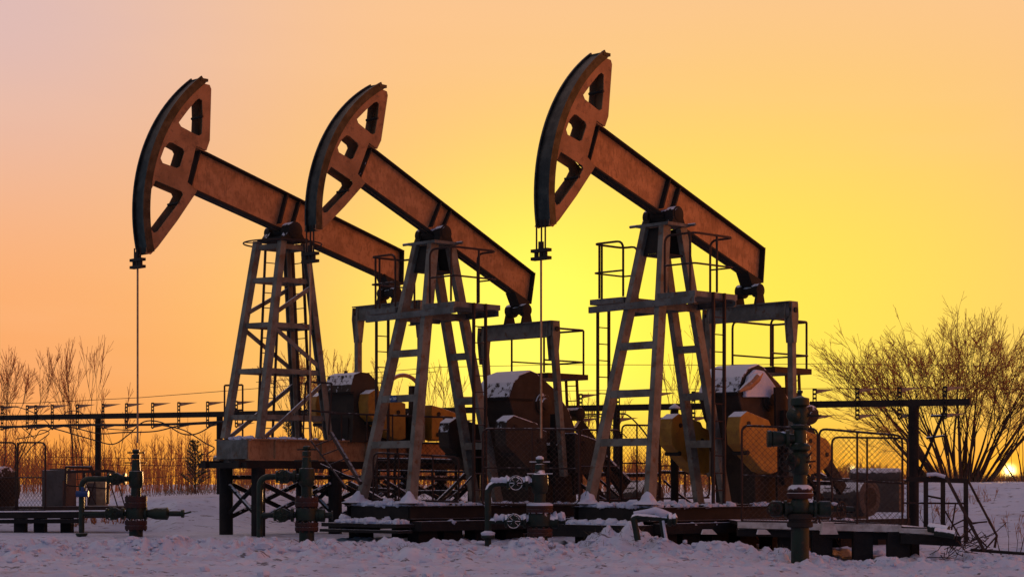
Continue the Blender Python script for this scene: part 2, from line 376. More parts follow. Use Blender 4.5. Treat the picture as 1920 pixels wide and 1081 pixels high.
# ------------------------------------------------------------------ pumpjacks
F3 = Frame(1243, 38.75, 45); F2 = Frame(812, 41.0, 44.5); F1 = Frame(530, 43.3, 44)
PIV3 = (0., CZ + (HY - 398) / FPX * 38.75)
Z1 = lambda x, y: (960 + x / 3.18, 80 + y / 3.18)
def loc3(pts, lat): return [(u - PIV3[0], z - PIV3[1]) for u, z in (F3.uz(px, py, lat) for px, py in pts)]
HW = .19                                     # half width of the head
plate_px = [Z1(*p) for p in [(225, 1078), (225, 900), (240, 700), (285, 520), (340, 370), (430, 220), (530, 100), (560, 92), (590, 104), (597, 130), (585, 300), (575, 440), (555, 500), (505, 465), (450, 685), (497, 740)]] + [(1082, 366), (1049, 412), (1037, 425), (1029, 421)]
holes_px = [[Z1(*p) for p in H] for H in (
    [(425, 312), (475, 243), (516, 192), (534, 179), (548, 192), (546, 290), (537, 395), (522, 405), (508, 397), (465, 362), (435, 338)],
    [(370, 428), (386, 430), (438, 473), (445, 493), (418, 580), (402, 588), (332, 548), (323, 518), (345, 458)],
    [(292, 650), (420, 733), (426, 752), (402, 800), (285, 962), (266, 968), (250, 935), (252, 800), (268, 700)])]
plate = loc3(plate_px, HW); holes = [loc3(h, HW) for h in holes_px]
# arc band from the traced front edge
arc_far = loc3([Z1(*p) for p in [(135, 1075), (137, 900), (160, 650), (200, 480), (280, 310), (380, 170), (470, 100)]], -HW)
RAD = sum(math.hypot(*p) for p in arc_far) / len(arc_far)
TH0 = math.atan2(arc_far[0][1], arc_far[0][0]); TH1 = math.atan2(arc_far[-1][1], arc_far[-1][0])
BRG = loc3([(1405, 535)], 0)[0]
bm_px = dict(tl=(1126, 234), tr=(1434, 464), br=(1430, 530), bl=(1106, 308))
bmc = {k: loc3([v], .14)[0] for k, v in bm_px.items()}
stf = [loc3([Z1(*a), Z1(*b)], .14) for a, b in (((945, 815), (900, 985)), ((1005, 865), (965, 1003)))]
print('RAD', RAD, 'TH', math.degrees(TH0), math.degrees(TH1), 'BRG', BRG, 'beam', bmc)

def head_and_beam(root, F, piv, sc, rot, hw=1.0):
    cr_, sr = math.cos(R(rot)), math.sin(R(rot))
    def T(p): return ((p[0] * cr_ - p[1] * sr) * sc + piv[0], (p[0] * sr + p[1] * cr_) * sc + piv[1])
    fn = lambda u, lat, z: F.L(u, lat, z)
    h = HW * hw * sc
    hd = MB(); poly = [[T(p) for p in plate]] + [[T(p) for p in q] for q in holes]
    hd.prism(poly, fn, h - .02, h); hd.prism(poly, fn, -h, -h + .02)
    # closing plates between the two side plates
    for i, j in ((9, 10), (10, 11), (11, 12), (12, 13), (13, 14), (14, 15), (15, 16), (16, 17), (17, 18)):
        p, q = V((*T(plate[i]), 0)), V((*T(plate[j]), 0)); d = (q - p).normalized(); nrm = V((-d.y, d.x, 0))
        cen = V((*T((RAD * .8 * math.cos(.5), RAD * .8 * math.sin(.5))), 0))
        if nrm.dot(cen - p) < 0: nrm = -nrm
        p = p + nrm * .013; q = q + nrm * .013
        hd.prism([[(p.x, p.y), (q.x, q.y), (q.x + nrm.x * .014, q.y + nrm.y * .014), (p.x + nrm.x * .014, p.y + nrm.y * .014)]], fn, -h + .02, h - .02)
    head = hd.build('horse_head', 'head', root)
    # small tie bars across the openings
    for hp in (holes[0][5], holes[2][3]):
        tb = MB(); u, z = T(hp); tb.cyl(F.L(u, -h, z), F.L(u, h, z), .03, 8); tb.build('tie_bar', 'darkn', head)
    ar = MB(); n = 28; t0, t1 = TH0 - .02, TH1 + .015
    for (ro, ri, lw) in ((1.0, .965, 1.0), (1.012, .999, .08),):
        pts = [T((RAD * ro * math.cos(t0 + (t1 - t0) * k / n), RAD * ro * math.sin(t0 + (t1 - t0) * k / n))) for k in range(n + 1)]
        pts2 = [T((RAD * ri * math.cos(t0 + (t1 - t0) * k / n), RAD * ri * math.sin(t0 + (t1 - t0) * k / n))) for k in range(n + 1)]
        for k in range(n):
            if lw == 1.0: ar.prism([[pts[k], pts[k+1], pts2[k+1], pts2[k]]], fn, -h - .01, h + .01)
            else:
                for lo in (-h - .008, h - .03): ar.prism([[pts[k], pts[k+1], pts2[k+1], pts2[k]]], fn, lo, lo + .04)
    u, z = T((RAD * .985 * math.cos(t1), RAD * .985 * math.sin(t1))); ar.box(F.L(u, 0, z), F.a * .10, F.b * (h + .02), Z * .03); ar.cyl(F.L(u - .04, .05, z), F.L(u - .04, .05, z + .09), .018, 6)
    ar.build('arc_face', 'band', root)
    # ropes on the arc, hanging plumb with the carrier bar
    ub = piv[0] + RAD * sc * 1.008; rp = MB()
    zb = T((0, 0))[1]
    # beam: web, flanges, end plate, stiffeners
    tl, tr, br, bl = (T(bmc[k]) for k in ('tl', 'tr', 'br', 'bl'))
    fw = .14 * sc; wb = MB(); wb.prism([[tl, tr, br, bl]], fn, -.012, .012)
    wb.build('beam_web', 'beam', root)
    fl = MB()
    for p, q, sgn in ((tl, tr, -1), (bl, br, 1)):
        d = V((q[0]-p[0], q[1]-p[1])).normalized(); nn = V((-d.y, d.x)) * .035 * sc
        if (nn.y > 0) != (sgn > 0): nn = -nn
        fl.prism([[p, q, (q[0]+nn.x, q[1]+nn.y), (p[0]+nn.x, p[1]+nn.y)]], fn, -fw, fw)
    fl.prism([[tr, br, (br[0]-.03, br[1]), (tr[0]-.03, tr[1])]], fn, -fw, fw)
    fl.prism([[tl, bl, (bl[0]+.03, bl[1]), (tl[0]+.03, tl[1])]], fn, -fw, fw)
    fl.build('beam_flange', 'dark', root)
    st = MB()
    for a, b in stf:
        a, b = T(a), T(b); st.prism([[a, b, (b[0] - .04*sc, b[1]), (a[0] - .04*sc, a[1])]], fn, .013, fw - .01); st.prism([[a, b, (b[0] - .04*sc, b[1]), (a[0] - .04*sc, a[1])]], fn, -fw + .01, -.013)
    st.build('stiffener', 'darkn', root)
    # bolted bracket at the tail of the beam
    rb = T(BRG); hk = MB(); hk.prism([[(rb[0]-.2*sc, rb[1]+.06*sc), (rb[0]+.26*sc, rb[1]+.28*sc), (rb[0]+.1*sc, rb[1]-.02*sc), (rb[0]-.1*sc, rb[1]-.06*sc)]], fn, -.16*sc, .16*sc)
    hk.build('tail_bracket', 'dark', root)
    return T

def rope_set(root, F, u, ztop, zbar, lats=(-.13, 0, .10)):
    for l_ in lats: m = MB(); m.tube([F.L(u, l_, ztop), F.L(u, l_, zbar + .02)], .017, 6); m.build('bridle_rope', 'darkn', root)
    c = MB(); c.box(F.L(u, -.01, zbar + .075), F.b * .22, F.a * .06, Z * .03); c.box(F.L(u, -.01, zbar - .075), F.b * .22, F.a * .06, Z * .03)
    for l_ in lats: c.cyl(F.L(u, l_, zbar - .06), F.L(u, l_, zbar + .06), .045, 10)
    c.cyl(F.L(u, -.01, zbar + .1), F.L(u, -.01, zbar + .24), .055, 10)
    c.build('carrier_bar', 'darkn', root)

def mechanism(root, F, T, sc, crank_u, crank_z, hl=1.2, rr=.62, top_drop=.42, wmat='yellow'):
    """saddle bearing, equalizer, two pitmans, two cranks with yellow weights"""
    ru, rz = T(BRG); eq_z = rz - top_drop * sc; fn = F.L
    tb = MB(); tb.lathe(F.L(ru, -.30, rz - .12), F.b, [(0, .06), (.02, .15), (.18, .15), (.2, .09), (.42, .09), (.44, .14), (.6, .14), (.62, .06)], 16)
    for l_ in (-.27, .27): tb.prism([[(ru - .16, eq_z), (ru + .16, eq_z), (ru + .07, rz - .08), (ru - .07, rz - .08)]], fn, l_ - .03, l_ + .03)
    tb.build('tail_bearing', 'dark', root, smooth=True)
    e = MB(); p, q = F.L(ru, -hl, eq_z - .16), F.L(ru, hl, eq_z - .16)
    e.beam(p, q, F.a, .16, .30); e.box((p + q) / 2 + Z * .16, (q - p) / 2 * 1.06, F.a * .14, Z * .012); e.box((p + q) / 2 - Z * .16, (q - p) / 2 * .97, F.a * .11, Z * .012)
    e.build('equalizer', 'steel', root)
    for s_ in (-1, 1):
        lat = s_ * hl; pz = crank_z - rr
        pm = MB(); pm.beam(F.L(ru, lat, eq_z - .2), F.L(crank_u, lat, pz), F.b, .13, .13)
        pm.prism([[(ru - .1, eq_z - .02), (ru + .1, eq_z - .02), (ru + .12, eq_z - .3), (ru + .05, eq_z - .85), (ru - .05, eq_z - .85), (ru - .12, eq_z - .3)]], fn, lat + .075, lat + .1)
        pm.prism([[(ru - .1, eq_z - .02), (ru + .1, eq_z - .02), (ru + .12, eq_z - .3), (ru + .05, eq_z - .85), (ru - .05, eq_z - .85), (ru - .12, eq_z - .3)]], fn, lat - .1, lat - .075)
        pr = pm.build('pitman', 'tower', root)
        b = MB(); b.cyl(F.L(ru, lat - .13, eq_z - .17), F.L(ru, lat + .13, eq_z - .17), .055, 12); b.build('pin', 'darkn', pr)
        cl = lat - s_ * .2
        ck = MB(); ck.prism([[(crank_u - .15, crank_z + .75), (crank_u + .15, crank_z + .75), (crank_u + .17, crank_z - .6), (crank_u + .1, crank_z - .8), (crank_u - .1, crank_z - .8), (crank_u - .17, crank_z - .6)]], fn, cl - .07, cl + .07)
        ck.cyl(F.L(crank_u, cl - s_ * .4, crank_z), F.L(crank_u, cl + s_ * .14, crank_z), .13, 16)
        cko = ck.build('crank', 'dark', root)
        for side, poly in ((0, WL), (1, WR)):
            pl = [(crank_u + a * sc, crank_z + b * sc) for a, b in poly]
            wt = MB(); wt.prism([pl], fn, cl - .17, cl + .17)
            wo = wt.build('counterweight', wmat, root, bevel=.02)
            cx = sum(p[0] for p in pl) / len(pl); cz = sum(p[1] for p in pl) / len(pl)
            for (fx, fz) in ((.55, .55), (.6, -.5), (-.5, .0)):
                vx = max(p[0] for p in pl) - cx; vz = max(p[1] for p in pl) - cz
                bo = MB(); bo.cyl(F.L(cx + fx * vx, cl - .19, cz + fz * vz), F.L(cx + fx * vx, cl + .19, cz + fz * vz), .05, 10); bo.build('bolt', 'darkn', wo)

CR_C = F3.uz(1480, 836, 1.0)
def crel(pts): return [(u - CR_C[0], z - CR_C[1]) for u, z in (F3.uz(px, py, 1.07) for px, py in pts)]
WL = crel([(1386, 800), (1389, 780), (1401, 770), (1442, 787), (1446, 797), (1458, 803), (1458, 884), (1446, 888), (1430, 881), (1388, 832)])
WR = crel([(1506, 805), (1527, 812), (1550, 822), (1561, 838), (1561, 854), (1552, 874), (1538, 884), (1518, 889), (1506, 884)])

def rail_loop(root, F, path, z0, h=1.1, mids=(.55,), posts=None, r=.024, close=False):
    """tube guard rail with rounded corners: path is a list of (u, lat)"""
    e0, e1 = path[0], path[-1]
    m = MB(); top = rounded([F.L(*e0, z0)] + [F.L(u, l_, z0 + h) for u, l_ in path] + [F.L(*e1, z0)], .17)
    m.tube(top, r, 6)
    for q in mids: m.tube(rounded([F.L(u, l_, z0 + h * q) for u, l_ in path], .1), r * .8, 6)
    for u, l_ in (posts or path[1:-1]): m.tube([F.L(u, l_, z0), F.L(u, l_, z0 + h)], r, 6)
    return m.build('guard_rail', 'rail', root)
def ladder(root, p0, p1, side, w=.32, step=.34, r=.03):
    """rails from p0 (foot) to p1 (top), centre line; side = rung direction"""
    m = MB(); sdv = V(side).normalized() * w / 2
    for s_ in (-1, 1): m.beam(V(p0) + sdv * s_, V(p1) + sdv * s_, V(side), r * 1.2, r * 2)
    L_ = (V(p1) - V(p0)).length; k = int(L_ / step)
    for i in range(1, k + 1):
        c = V(p0) + (V(p1) - V(p0)) * (i * step / L_ - .02); m.tube([c - sdv, c + sdv], .012, 5)
    return m.build('ladder', 'rail', root)

def small_jack(F, label, piv, rot, ref, well_z, plate_no=False):
    root = thing('pumpjack', label, 'pumpjack', F.L(0, 0, .0), 'pumpjacks in a row over the snowy yard')
    T = head_and_beam(root, F, piv, ref, rot)
    ub = piv[0] + RAD * ref * 1.01; zend = T((RAD * math.cos(TH0), RAD * math.sin(TH0)))[1]
    zbar = zend - .62
    rope_set(root, F, ub, zend + .03, zbar)
    r = MB(); r.tube([F.L(ub, -.01, zbar - .08), F.L(ub, -.01, well_z)], .021, 8); r.build('polished_rod', 'arm', root)
    # saddle bearing on the tower top
    zt = piv[1] - .22
    sb = MB(); zc = piv[1] - .08
    sb.lathe(F.L(0, -.42, zc), F.b, [(0, .05), (.01, .16), (.16, .185), (.17, .13), (.6, .13), (.62, .165), (.82, .17), (.83, .13), (.84, .13), (.85, .05)], 20)
    for l_ in (-.32, .32): sb.prism([[(-.2, zt - .03), (.2, zt - .03), (.12, zc), (-.12, zc)]], F.L, l_ - .09, l_ + .09)
    sb.prism([[(-.24, zc + .06), (.24, zc + .0), (.16, zc - .05), (-.16, zc - .05)]], F.L, -.16, .16)
    sb.build('saddle_bearing', 'dark', root, smooth=True)
    tp = MB(); tp.box(F.L(0, 0, zt - .06), F.a * .34, F.b * .42, Z * .03); tp.tube([F.L(.3, -.42, zt - .05), F.L(.3, -.62, zt - .05)], .03, 6); tp.tube([F.L(-.3, .42, zt - .05), F.L(-.3, .6, zt - .05)], .03, 6)
    tp.build('top_plate', 'steel', root)
    # four legs
    zt2 = zt - .09; zb = .72
    fb = []
    for (ut, lt, ub_, lb, nm) in ((.22, -.24, UF, -.80, 0), (.22, .24, UF, .80, 1), (-.26, -.26, UR, -.36, 2), (-.26, .26, UR, .36, 3)):
        p, q = F.L(ub_, lb, zb), F.L(ut, lt, zt2); m = MB()
        if nm < 2: m.channel(p, q, F.a, .22, .13, .025)
        else: m.channel(p, q, F.a, .20, .13, .025)
        m.build('leg', 'tower', root); fb.append((ub_, lb, ut, lt))
        ft = MB(); ft.box(F.L(ub_, lb, zb + .01), F.a * .2, F.b * .14, Z * .02); ft.prism([[(ub_ - .17, zb + .03), (ub_ + .17, zb + .03), (ub_ + .06, zb + .3), (ub_ - .06, zb + .3)]], F.L, lb - .012, lb + .012)
        ft.build('foot_plate', 'steel', root)
        # wind-packed snow round the foot
        if nm < 2:
            sn = MB(); pr = []
            cx, cy, cz = F.L(ub_ + .05, lb, zb)
            g = 14
            for i in range(5):
                rr_ = (.29, .20, .14, .095, .03)[i]; pr.append(((0, .035, .09, .17, .25)[i], rr_))
            i0 = len(sn.v)
            for i, (h_, rr_) in enumerate(pr):
                for k in range(g):
                    t = 2 * math.pi * k / g; rj = rr_ * (1 + .75 * noise.noise(V((math.cos(t) * 1.7 + cx, math.sin(t) * 1.7 + cy, i * .5))))
                    sn.v.append((cx + rj * math.cos(t), cy + rj * math.sin(t), cz + .02 + h_))
            for i in range(4):
                for k in range(g): x = i0 + i * g + k; y = i0 + i * g + (k + 1) % g; sn.f.append((x, y, y + g, x + g))
            sn.f.append(tuple(i0 + 4 * g + k for k in range(g)))
            sn.build('snow_drift', 'snow', root, smooth=True)
    def leg_at(k, z):
        ub_, lb, ut, lt = fb[k]; t = (z - zb) / (zt2 - zb); return ub_ + (ut - ub_) * t, lb + (lt - lb) * t
    for (i, j, off) in ((0, 1, .0), (2, 3, -.0)):
        for z in RUNG_Z:
            (u0, l0), (u1, l1) = leg_at(i, z), leg_at(j, z)
            m = MB(); m.channel(F.L(u0 + .085, l0 + .05, z), F.L(u1 + .085, l1 - .05, z), F.a, .05, .15, .015); ro = m.build('cross_brace', 'tower', root)
            if plate_no and i == 0 and abs(z - RUNG_Z[1]) < .01:
                PL = MB(); u_, l_ = u0 + .125, -.12 + .0
                PL.box(F.L(u_, l_, z), F.a * .006, F.b * .1, Z * .06); PL.build('number_plate', 'blue', root)
                tx = bpy.data.curves.new('plate_text', 'FONT'); tx.body = 'м 260'; tx.size = .085; tx.extrude = .002; tx.align_x = 'CENTER'; tx.align_y = 'CENTER'
                to = bpy.data.objects.new('plate_text_source', tx); COL.objects.link(to)
                dg = bpy.context.evaluated_depsgraph_get(); mt = bpy.data.meshes.new_from_object(to.evaluated_get(dg)); bpy.data.objects.remove(to)
                mt.materials.clear(); mt.materials.append(M['white'])
                lo = bpy.data.objects.new('plate_lettering', mt); COL.objects.link(lo); lo.parent = root
                mw = Matrix((F.b, Z, F.a)).transposed().to_4x4(); mw.translation = F.L(u_ + .012, l_, z) - ORG[root]; lo.matrix_local = mw
    # dark web plates just below the top plate
    wp = MB(); a0, a1 = leg_at(0, zt2 - .02), leg_at(0, zt2 - .55); c0, c1 = leg_at(1, zt2 - .02), leg_at(1, zt2 - .55)
    i = len(wp.v)
    wp.quadbox([F.L(a1[0]+.0, a1[1], zt2-.55), F.L(c1[0], c1[1], zt2-.55), F.L(c1[0]-.03, c1[1], zt2-.55), F.L(a1[0]-.03, a1[1], zt2-.55),
                F.L(a0[0], a0[1], zt2-.02), F.L(c0[0], c0[1], zt2-.02), F.L(c0[0]-.03, c0[1], zt2-.02), F.L(a0[0]-.03, a0[1], zt2-.02)])
    (r0, s0), (r1, s1) = leg_at(2, zt2 - .02), leg_at(2, zt2 - .55); (t0, v0), (t1, v1) = leg_at(3, zt2 - .02), leg_at(3, zt2 - .55)
    wp.quadbox([F.L(r1, s1, zt2-.55), F.L(t1, v1, zt2-.55), F.L(t1-.03, v1, zt2-.55), F.L(r1-.03, s1, zt2-.55),
                F.L(r0, s0, zt2-.02), F.L(t0, v0, zt2-.02), F.L(t0-.03, v0, zt2-.02), F.L(r0-.03, s0, zt2-.02)])
    wp.box(F.L((a1[0] + r1) / 2, 0, zt2 - .57), F.a * (a1[0] - r1) / 2, F.b * .28, Z * .015)
    wp.build('web_plate', 'dark', root)
    # platform
    zp = PZ; uf = PUF
    dk = MB()
    for l0, l1 in ((-1.42, -.5), (.40, 1.36)): dk.box(F.L(uf - .66, (l0 + l1) / 2, zp), F.a * .66, F.b * (l1 - l0) / 2, Z * .055)
    dk.build('platform_deck', 'steel', root)
    fbm_ = MB(); fbm_.channel(F.L(uf + .03, -1.40, zp - .16), F.L(uf + .03, 1.40, zp - .125), F.a, .07, .13); fbm_.channel(F.L(uf - 1.2, -1.40, zp - .16), F.L(uf - 1.2, 1.40, zp - .125), -F.a, .07, .13)
    for l_ in (-.42, .42): fbm_.beam(F.L(uf, l_, zp - .17), F.L(uf - 1.2, l_, zp - .17), F.b, .06, .15)
    fbm_.build('platform_beam', 'steel', root)
    zd = zp + .07
    rail_loop(root, F, [(uf - .05, -.55), (uf - .05, -1.36), (uf - .95, -1.36), (uf - .95, -.95)], zd, 1.12, (.47,), [(uf - .05, -1.2), (uf - .3, -1.36)])
    rail_loop(root, F, [(uf - .05, .55), (uf - .05, 1.30), (uf - 1.28, 1.30), (uf - 1.28, .7)], zd, 1.12, (.47,), [(uf - .05, 1.2), (uf - .75, 1.30)])
    ladder(root, F.L(uf - .5, -1.50, .7), F.L(uf - .5, -1.50, zp - .08), F.a, .34)
    ladder(root, F.L(uf - .66, 1.42, .75), F.L(uf - .66, 1.42, zp + .05), F.a, .34, r=.032)
    # skid base
    sk = MB(); z1 = .68; hb = .28
    for l_ in (-1.0, 1.0): sk.ibeam(F.L(1.55, l_, z1 - hb/2), F.L(-4.9, l_, z1 - hb/2), F.b, .16, hb, .022)
    for u_ in (1.47, .2, -1.3, -3.0, -4.6): sk.channel(F.L(u_, -.92, z1 - hb/2), F.L(u_, .92, z1 - hb/2), F.a, .08, hb - .01)
    sk.build('skid_frame', 'dark', root)
    s2 = MB()
    for l_ in (-1.05, 1.05): s2.beam(F.L(1.5, l_ * 1.09, z1 - hb - .13), F.L(-6.9, l_ * 1.09, z1 - hb - .13), F.b, .34, .2)
    s2.build('bearer', 'pile', root)
    dk2 = MB()
    for k in range(11): u_ = .9 - k * .5; dk2.box(F.L(u_, 0, z1 + .02 + .01 * (k % 2)), F.a * .23, F.b * .9, Z * .012)
    dk2.build('deck_plate', 'dark', root)
    # gearbox
    ru, _ = T(BRG)
    gb = MB(); gb.prism([GP], F.L, -.52, .55)
    g = gb.build('gearbox', 'box', root, smooth=False, bevel=.03)
    rim = MB()
    zs = GZ; us_ = [p[0] for p in GP]; rim.box(F.L(GU + .33, .0, zs), F.a * .02, F.b * .56, Z * .03); rim.box(F.L(GU - .05, .565, zs), F.a * .38, F.b * .015, Z * .02)
    rim.build('rim', 'dark', g)
    dc = MB(); du, dz = GD; dc.lathe(F.L(du, .53, dz), F.b, [(0, .24), (.06, .24), (.07, .19), (.09, .19), (.10, .13), (.13, .12), (.14, .05)], 22); dc.build('shaft_cover', 'box', g, smooth=True)
    pk = MB(); pk.lathe(F.L(GK[0], -.45, GK[1]), F.b, [(0, .13), (.02, .15), (1.05, .15), (1.07, .12)], 16); pk.build('input_shaft', 'dark', g, smooth=True)
    mechanism(root, F, T, 1., CR_C[0], CR_C[1], hl=1.1, wmat='box' if plate_no else 'yellow')
    # belt guard boards and strut at the back
    ub1 = F.uz(1463 if not plate_no else 1046, 740, .85)[0]; ub2 = F.uz(1492 if not plate_no else 1075, 740, .85)[0]
    bg = MB(); bg.beam(F.L(ub1 - .05, .85, .75), F.L(ub1 + .03, .85, 3.15 if not plate_no else 1.9), F.b, .05, .34); bg.beam(F.L(ub2 - .1, .85, .9), F.L(ub2 + .02, .85, 3.05 if not plate_no else 1.9), F.b, .05, .18); bg.build('belt_guard', 'dark', root)
    stt = MB(); stt.beam(F.L(GK[0] - .05, .45, GK[1] - .2), F.L(GK[0] - 1.6, .45, 1.0), F.b, .1, .28); stt.beam(F.L(GK[0] + .1, .1, GK[1] - .6), F.L(GK[0] - 1.3, .1, .8), F.b, .1, .08); stt.build('belt_housing', 'dark', root)
    # service deck over the gearbox
    dz_ = SD[2]; u0, u1 = SD[0], SD[1]
    sdm = MB(); sdm.box(F.L((u0 + u1) / 2, .1, dz_), F.a * abs(u0 - u1) / 2, F.b * .55, Z * .06); sdm.build('service_deck', 'rail', root)
    rail_loop(root, F, [(u0 + .1, .62), (u1 + .05, .62), (u1 + .05, -.4), (u0 + .1, -.4)], dz_ + .06, 1.0, (.28,), [(u1 + .05, .55), (u1 + .05, -.35)])
    ladder(root, F.L(u1 - .1, .2, .7), F.L(u1 + .08, .2, dz_ - .06), F.b, .34)
    # motor
    mo = MB(); mu, mz = MOT
    mo.lathe(F.L(mu, -.75, mz), F.b, [(0, .12), (.02, .3), (.25, .33), (.27, .38), (1.0, .38), (1.02, .41), (1.28, .41), (1.30, .35)], 24)
    mot = mo.build('electric_motor', 'motor', root, smooth=True)
    mf = MB()
    for k in range(10):
        t = 2 * math.pi * k / 10; mf.box(F.L(mu + math.cos(t) * .39, -.12, mz + math.sin(t) * .39), F.b * .35, (F.a * math.cos(t) + Z * math.sin(t)) * .02, (F.a * -math.sin(t) + Z * math.cos(t)) * .012)
    mf.box(F.L(mu, -.15, (mz - .34 + .3) / 2), F.a * .34, F.b * .42, Z * max((mz - .34 - .3) / 2, .04))
    mf.build('cooling_fins', 'motor', mot)
    fg = MB(); fg.cyl(F.L(mu, .552, mz), F.L(mu, .556, mz), .24, 20); fg.build('fan_opening', 'darkn', mot)
    return root, T
# local dimensions read off the right-hand unit
UF = F3.uz(1160, 930, 0)[0]; UR = F3.uz(1336, 930, 0)[0]
RUNG_Z = [CZ + (HY - y) / FPX * 38.2 for y in (648, 738, 829)]
PUF, PZ = F3.uz(1303, 549, 1.36)
g2 = [(990, 948), (1082, 948), (1078, 800), (1068, 770), (1042, 730), (1008, 699), (994, 693), (976, 700), (963, 716), (954, 745), (966, 790), (988, 830)]
GP = [F2.uz(x, y, .55) for x, y in g2]
GU, GZ = F2.uz(972, 748, .55)
GD = F2.uz(1018, 757, .55); GK = F2.uz(1080, 776, .45)
SD = (F3.uz(1453, 694, .65)[0], F3.uz(1522, 694, .65)[0], F3.uz(1485, 694, .65)[1])
MOT = F3.uz(1632, 933, .55)
print('UF', UF, UR, 'RUNG', RUNG_Z, 'P', PUF, PZ, 'GP', GP[:3], 'SD', SD, 'MOT', MOT, 'CR', CR_C)
j3, T3 = small_jack(F3, 'nearest pumpjack with sharp orange horse head, on the right', PIV3, 0, 1.0, 2.0)
PIV2 = (0., CZ + (HY - 433) / FPX * 41.0)
j2, T2 = small_jack(F2, 'middle pumpjack of the three, blue number plate on its tower brace', PIV2, 4.8, .945, 2.0, True)

# ------------------------------------------------------------------ tall lattice-tower jack on stilts
F = F1; PIV1 = (0., CZ + (HY - 425) / FPX * 43.3)
j1 = thing('pumpjack', 'tall pumpjack with lattice tower raised on dark braced stilts, leftmost', 'pumpjack', F.L(0, 0, 0), 'pumpjacks in a row over the snowy yard')
S1 = 1.085
T1 = head_and_beam(j1, F, PIV1, S1, -4.0)
ub = PIV1[0] + RAD * S1 * 1.01; ze = T1((RAD * math.cos(TH0), RAD * math.sin(TH0)))[1]
rope_set(j1, F, ub, ze + .03, ze - .3); rm = MB(); rm.tube([F.L(ub, -.01, ze - .38), F.L(ub, -.01, 2.0)], .021, 8); rm.build('polished_rod', 'arm', j1)
zt = CZ + (HY - 455) / FPX * 43.3; zb = CZ + (HY - 822) / FPX * 43.0; zc = PIV1[1] - .12
sb = MB(); sb.lathe(F.L(0, -.5, zc), F.b, [(0, .1), (.02, .17), (.22, .18), (.24, .1), (.66, .1), (.68, .19), (.98, .19), (1.0, .14), (1.02, .1)], 20); sb.box(F.L(0, 0, zt + .04), F.a * .38, F.b * .45, Z * .04)
for l_ in (-.36, .36): sb.prism([[(-.26, zt + .08), (.26, zt + .08), (.15, zc), (-.15, zc)]], F.L, l_ - .1, l_ + .1)
sb.build('saddle_bearing', 'dark', j1, smooth=True)
legs = {}
for nm, (tx_, bx_, by_, lt, lb) in dict(A=(483, 422, 822, -.30, -.52), B=(529, 487, 822, .30, .52), C=(572, 616, 818, .30, .52), D=(538, 556, 816, -.30, -.52)).items():
    ut = F.uz(tx_, 460, lt)[0]; ub_ = F.uz(bx_, by_, lb)[0]; legs[nm] = (ub_, lb, ut, lt)
    m = MB(); m.channel(F.L(ub_, lb, zb), F.L(ut, lt, zt), F.a if nm in 'AB' else -F.a, .15, .15, .025); m.build('leg', 'tower', j1)
def l1(nm, z):
    ub_, lb, ut, lt = legs[nm]; t = (z - zb) / (zt - zb); return V((ub_ + (ut - ub_) * t, lb + (lt - lb) * t, z))
LV = [CZ + (HY - y) / FPX * 43.1 for y in (783, 697, 611, 526, 463)]
for z in LV:
    for p, q in (('A', 'B'), ('B', 'C'), ('C', 'D'), ('D', 'A')):
        a, b = l1(p, z), l1(q, z); m = MB(); m.beam(F.L(*a), F.L(*b), Z, .11, .05); m.build('cross_brace', 'tower', j1)
for p, q in (('B', 'C'), ('A', 'D')):
    for k in range(3):
        z0, z1_ = LV[k], LV[k+1]
        if k == 0: a, b = l1(p, z0 - .55), l1(q, z1_ - .25)
        elif k == 1: a, b = l1(p, z1_ - .05), l1(q, z0 + .1)
        else: a, b = l1(p, z0 + .25), l1(q, z1_ - .12)
        s_ = 1 if p == 'B' else -1; off = F.b * .03 * s_
        m = MB(); m.beam(F.L(*a) + off, F.L(*b) + off, Z, .09, .04); m.build('diagonal_brace', 'tower', j1)
m = MB(); c0 = F.L(0, 0, zt - .03)
m.tube([c0 + V((math.cos(t) * .88, math.sin(t) * .88, 0)) for t in np.linspace(0, 2 * math.pi, 41)], .018, 6, cap=False)
for t in (0.4, 2.0, 3.5, 5.2): m.tube([c0 + V((math.cos(t) * .3, math.sin(t) * .3, 0)), c0 + V((math.cos(t) * .88, math.sin(t) * .88, 0))], .012, 5)
m.build('hoop_rail', 'rail', j1)
ladder(j1, F.L(legs['D'][0] + .95, -.45, zb), F.L(.0, -.36, zt - .1), F.a, .42, r=.028); ladder(j1, F.L(-.62, .05, zb), F.L(-.42, .0, zt - .1), F.b, .36, r=.03)
# upper box skid
zk = zb - .02; hk = .46
m = MB(); u0 = F.uz(465, 845, .58)[0] ; ue = u0 - 7.6
for l_ in (-.58, .58): m.box(F.L((u0 + ue) / 2, l_, zk - hk / 2), F.a * (u0 - ue) / 2, F.b * .02, Z * hk / 2); 
for l_ in (-.58, .58):
    for zz in (zk - .012, zk - hk + .0): m.box(F.L((u0 + ue) / 2, l_, zz), F.a * (u0 - ue) / 2, F.b * .09, Z * .014)
    for k in range(6): m.box(F.L(u0 - .7 - k * 1.3, l_ + .05 * (1 if l_ > 0 else -1), zk - hk / 2), F.a * .012, F.b * .03, Z * (hk / 2 - .03))
m.build('skid_girder', 'beam', j1)
m = MB(); m.box(F.L(u0 + .012, 0, zk - hk / 2), F.a * .012, F.b * .57, Z * (hk / 2 - .02)); m.box(F.L((u0 + ue) / 2, 0, zk - .05), F.a * (u0 - ue) / 2, F.b * .55, Z * .02); m.cyl(F.L(u0 - .2, -.9, zk - hk + .02), F.L(u0 - .2, -.3, zk - hk + .02), .09, 10)
m.build('skid_end', 'steel', j1)
m = MB()
for l_ in (-.62, .62): m.beam(F.L(u0 + .35, l_, zk - hk - .10), F.L(ue, l_, zk - hk - .10), F.b, .2, .16)
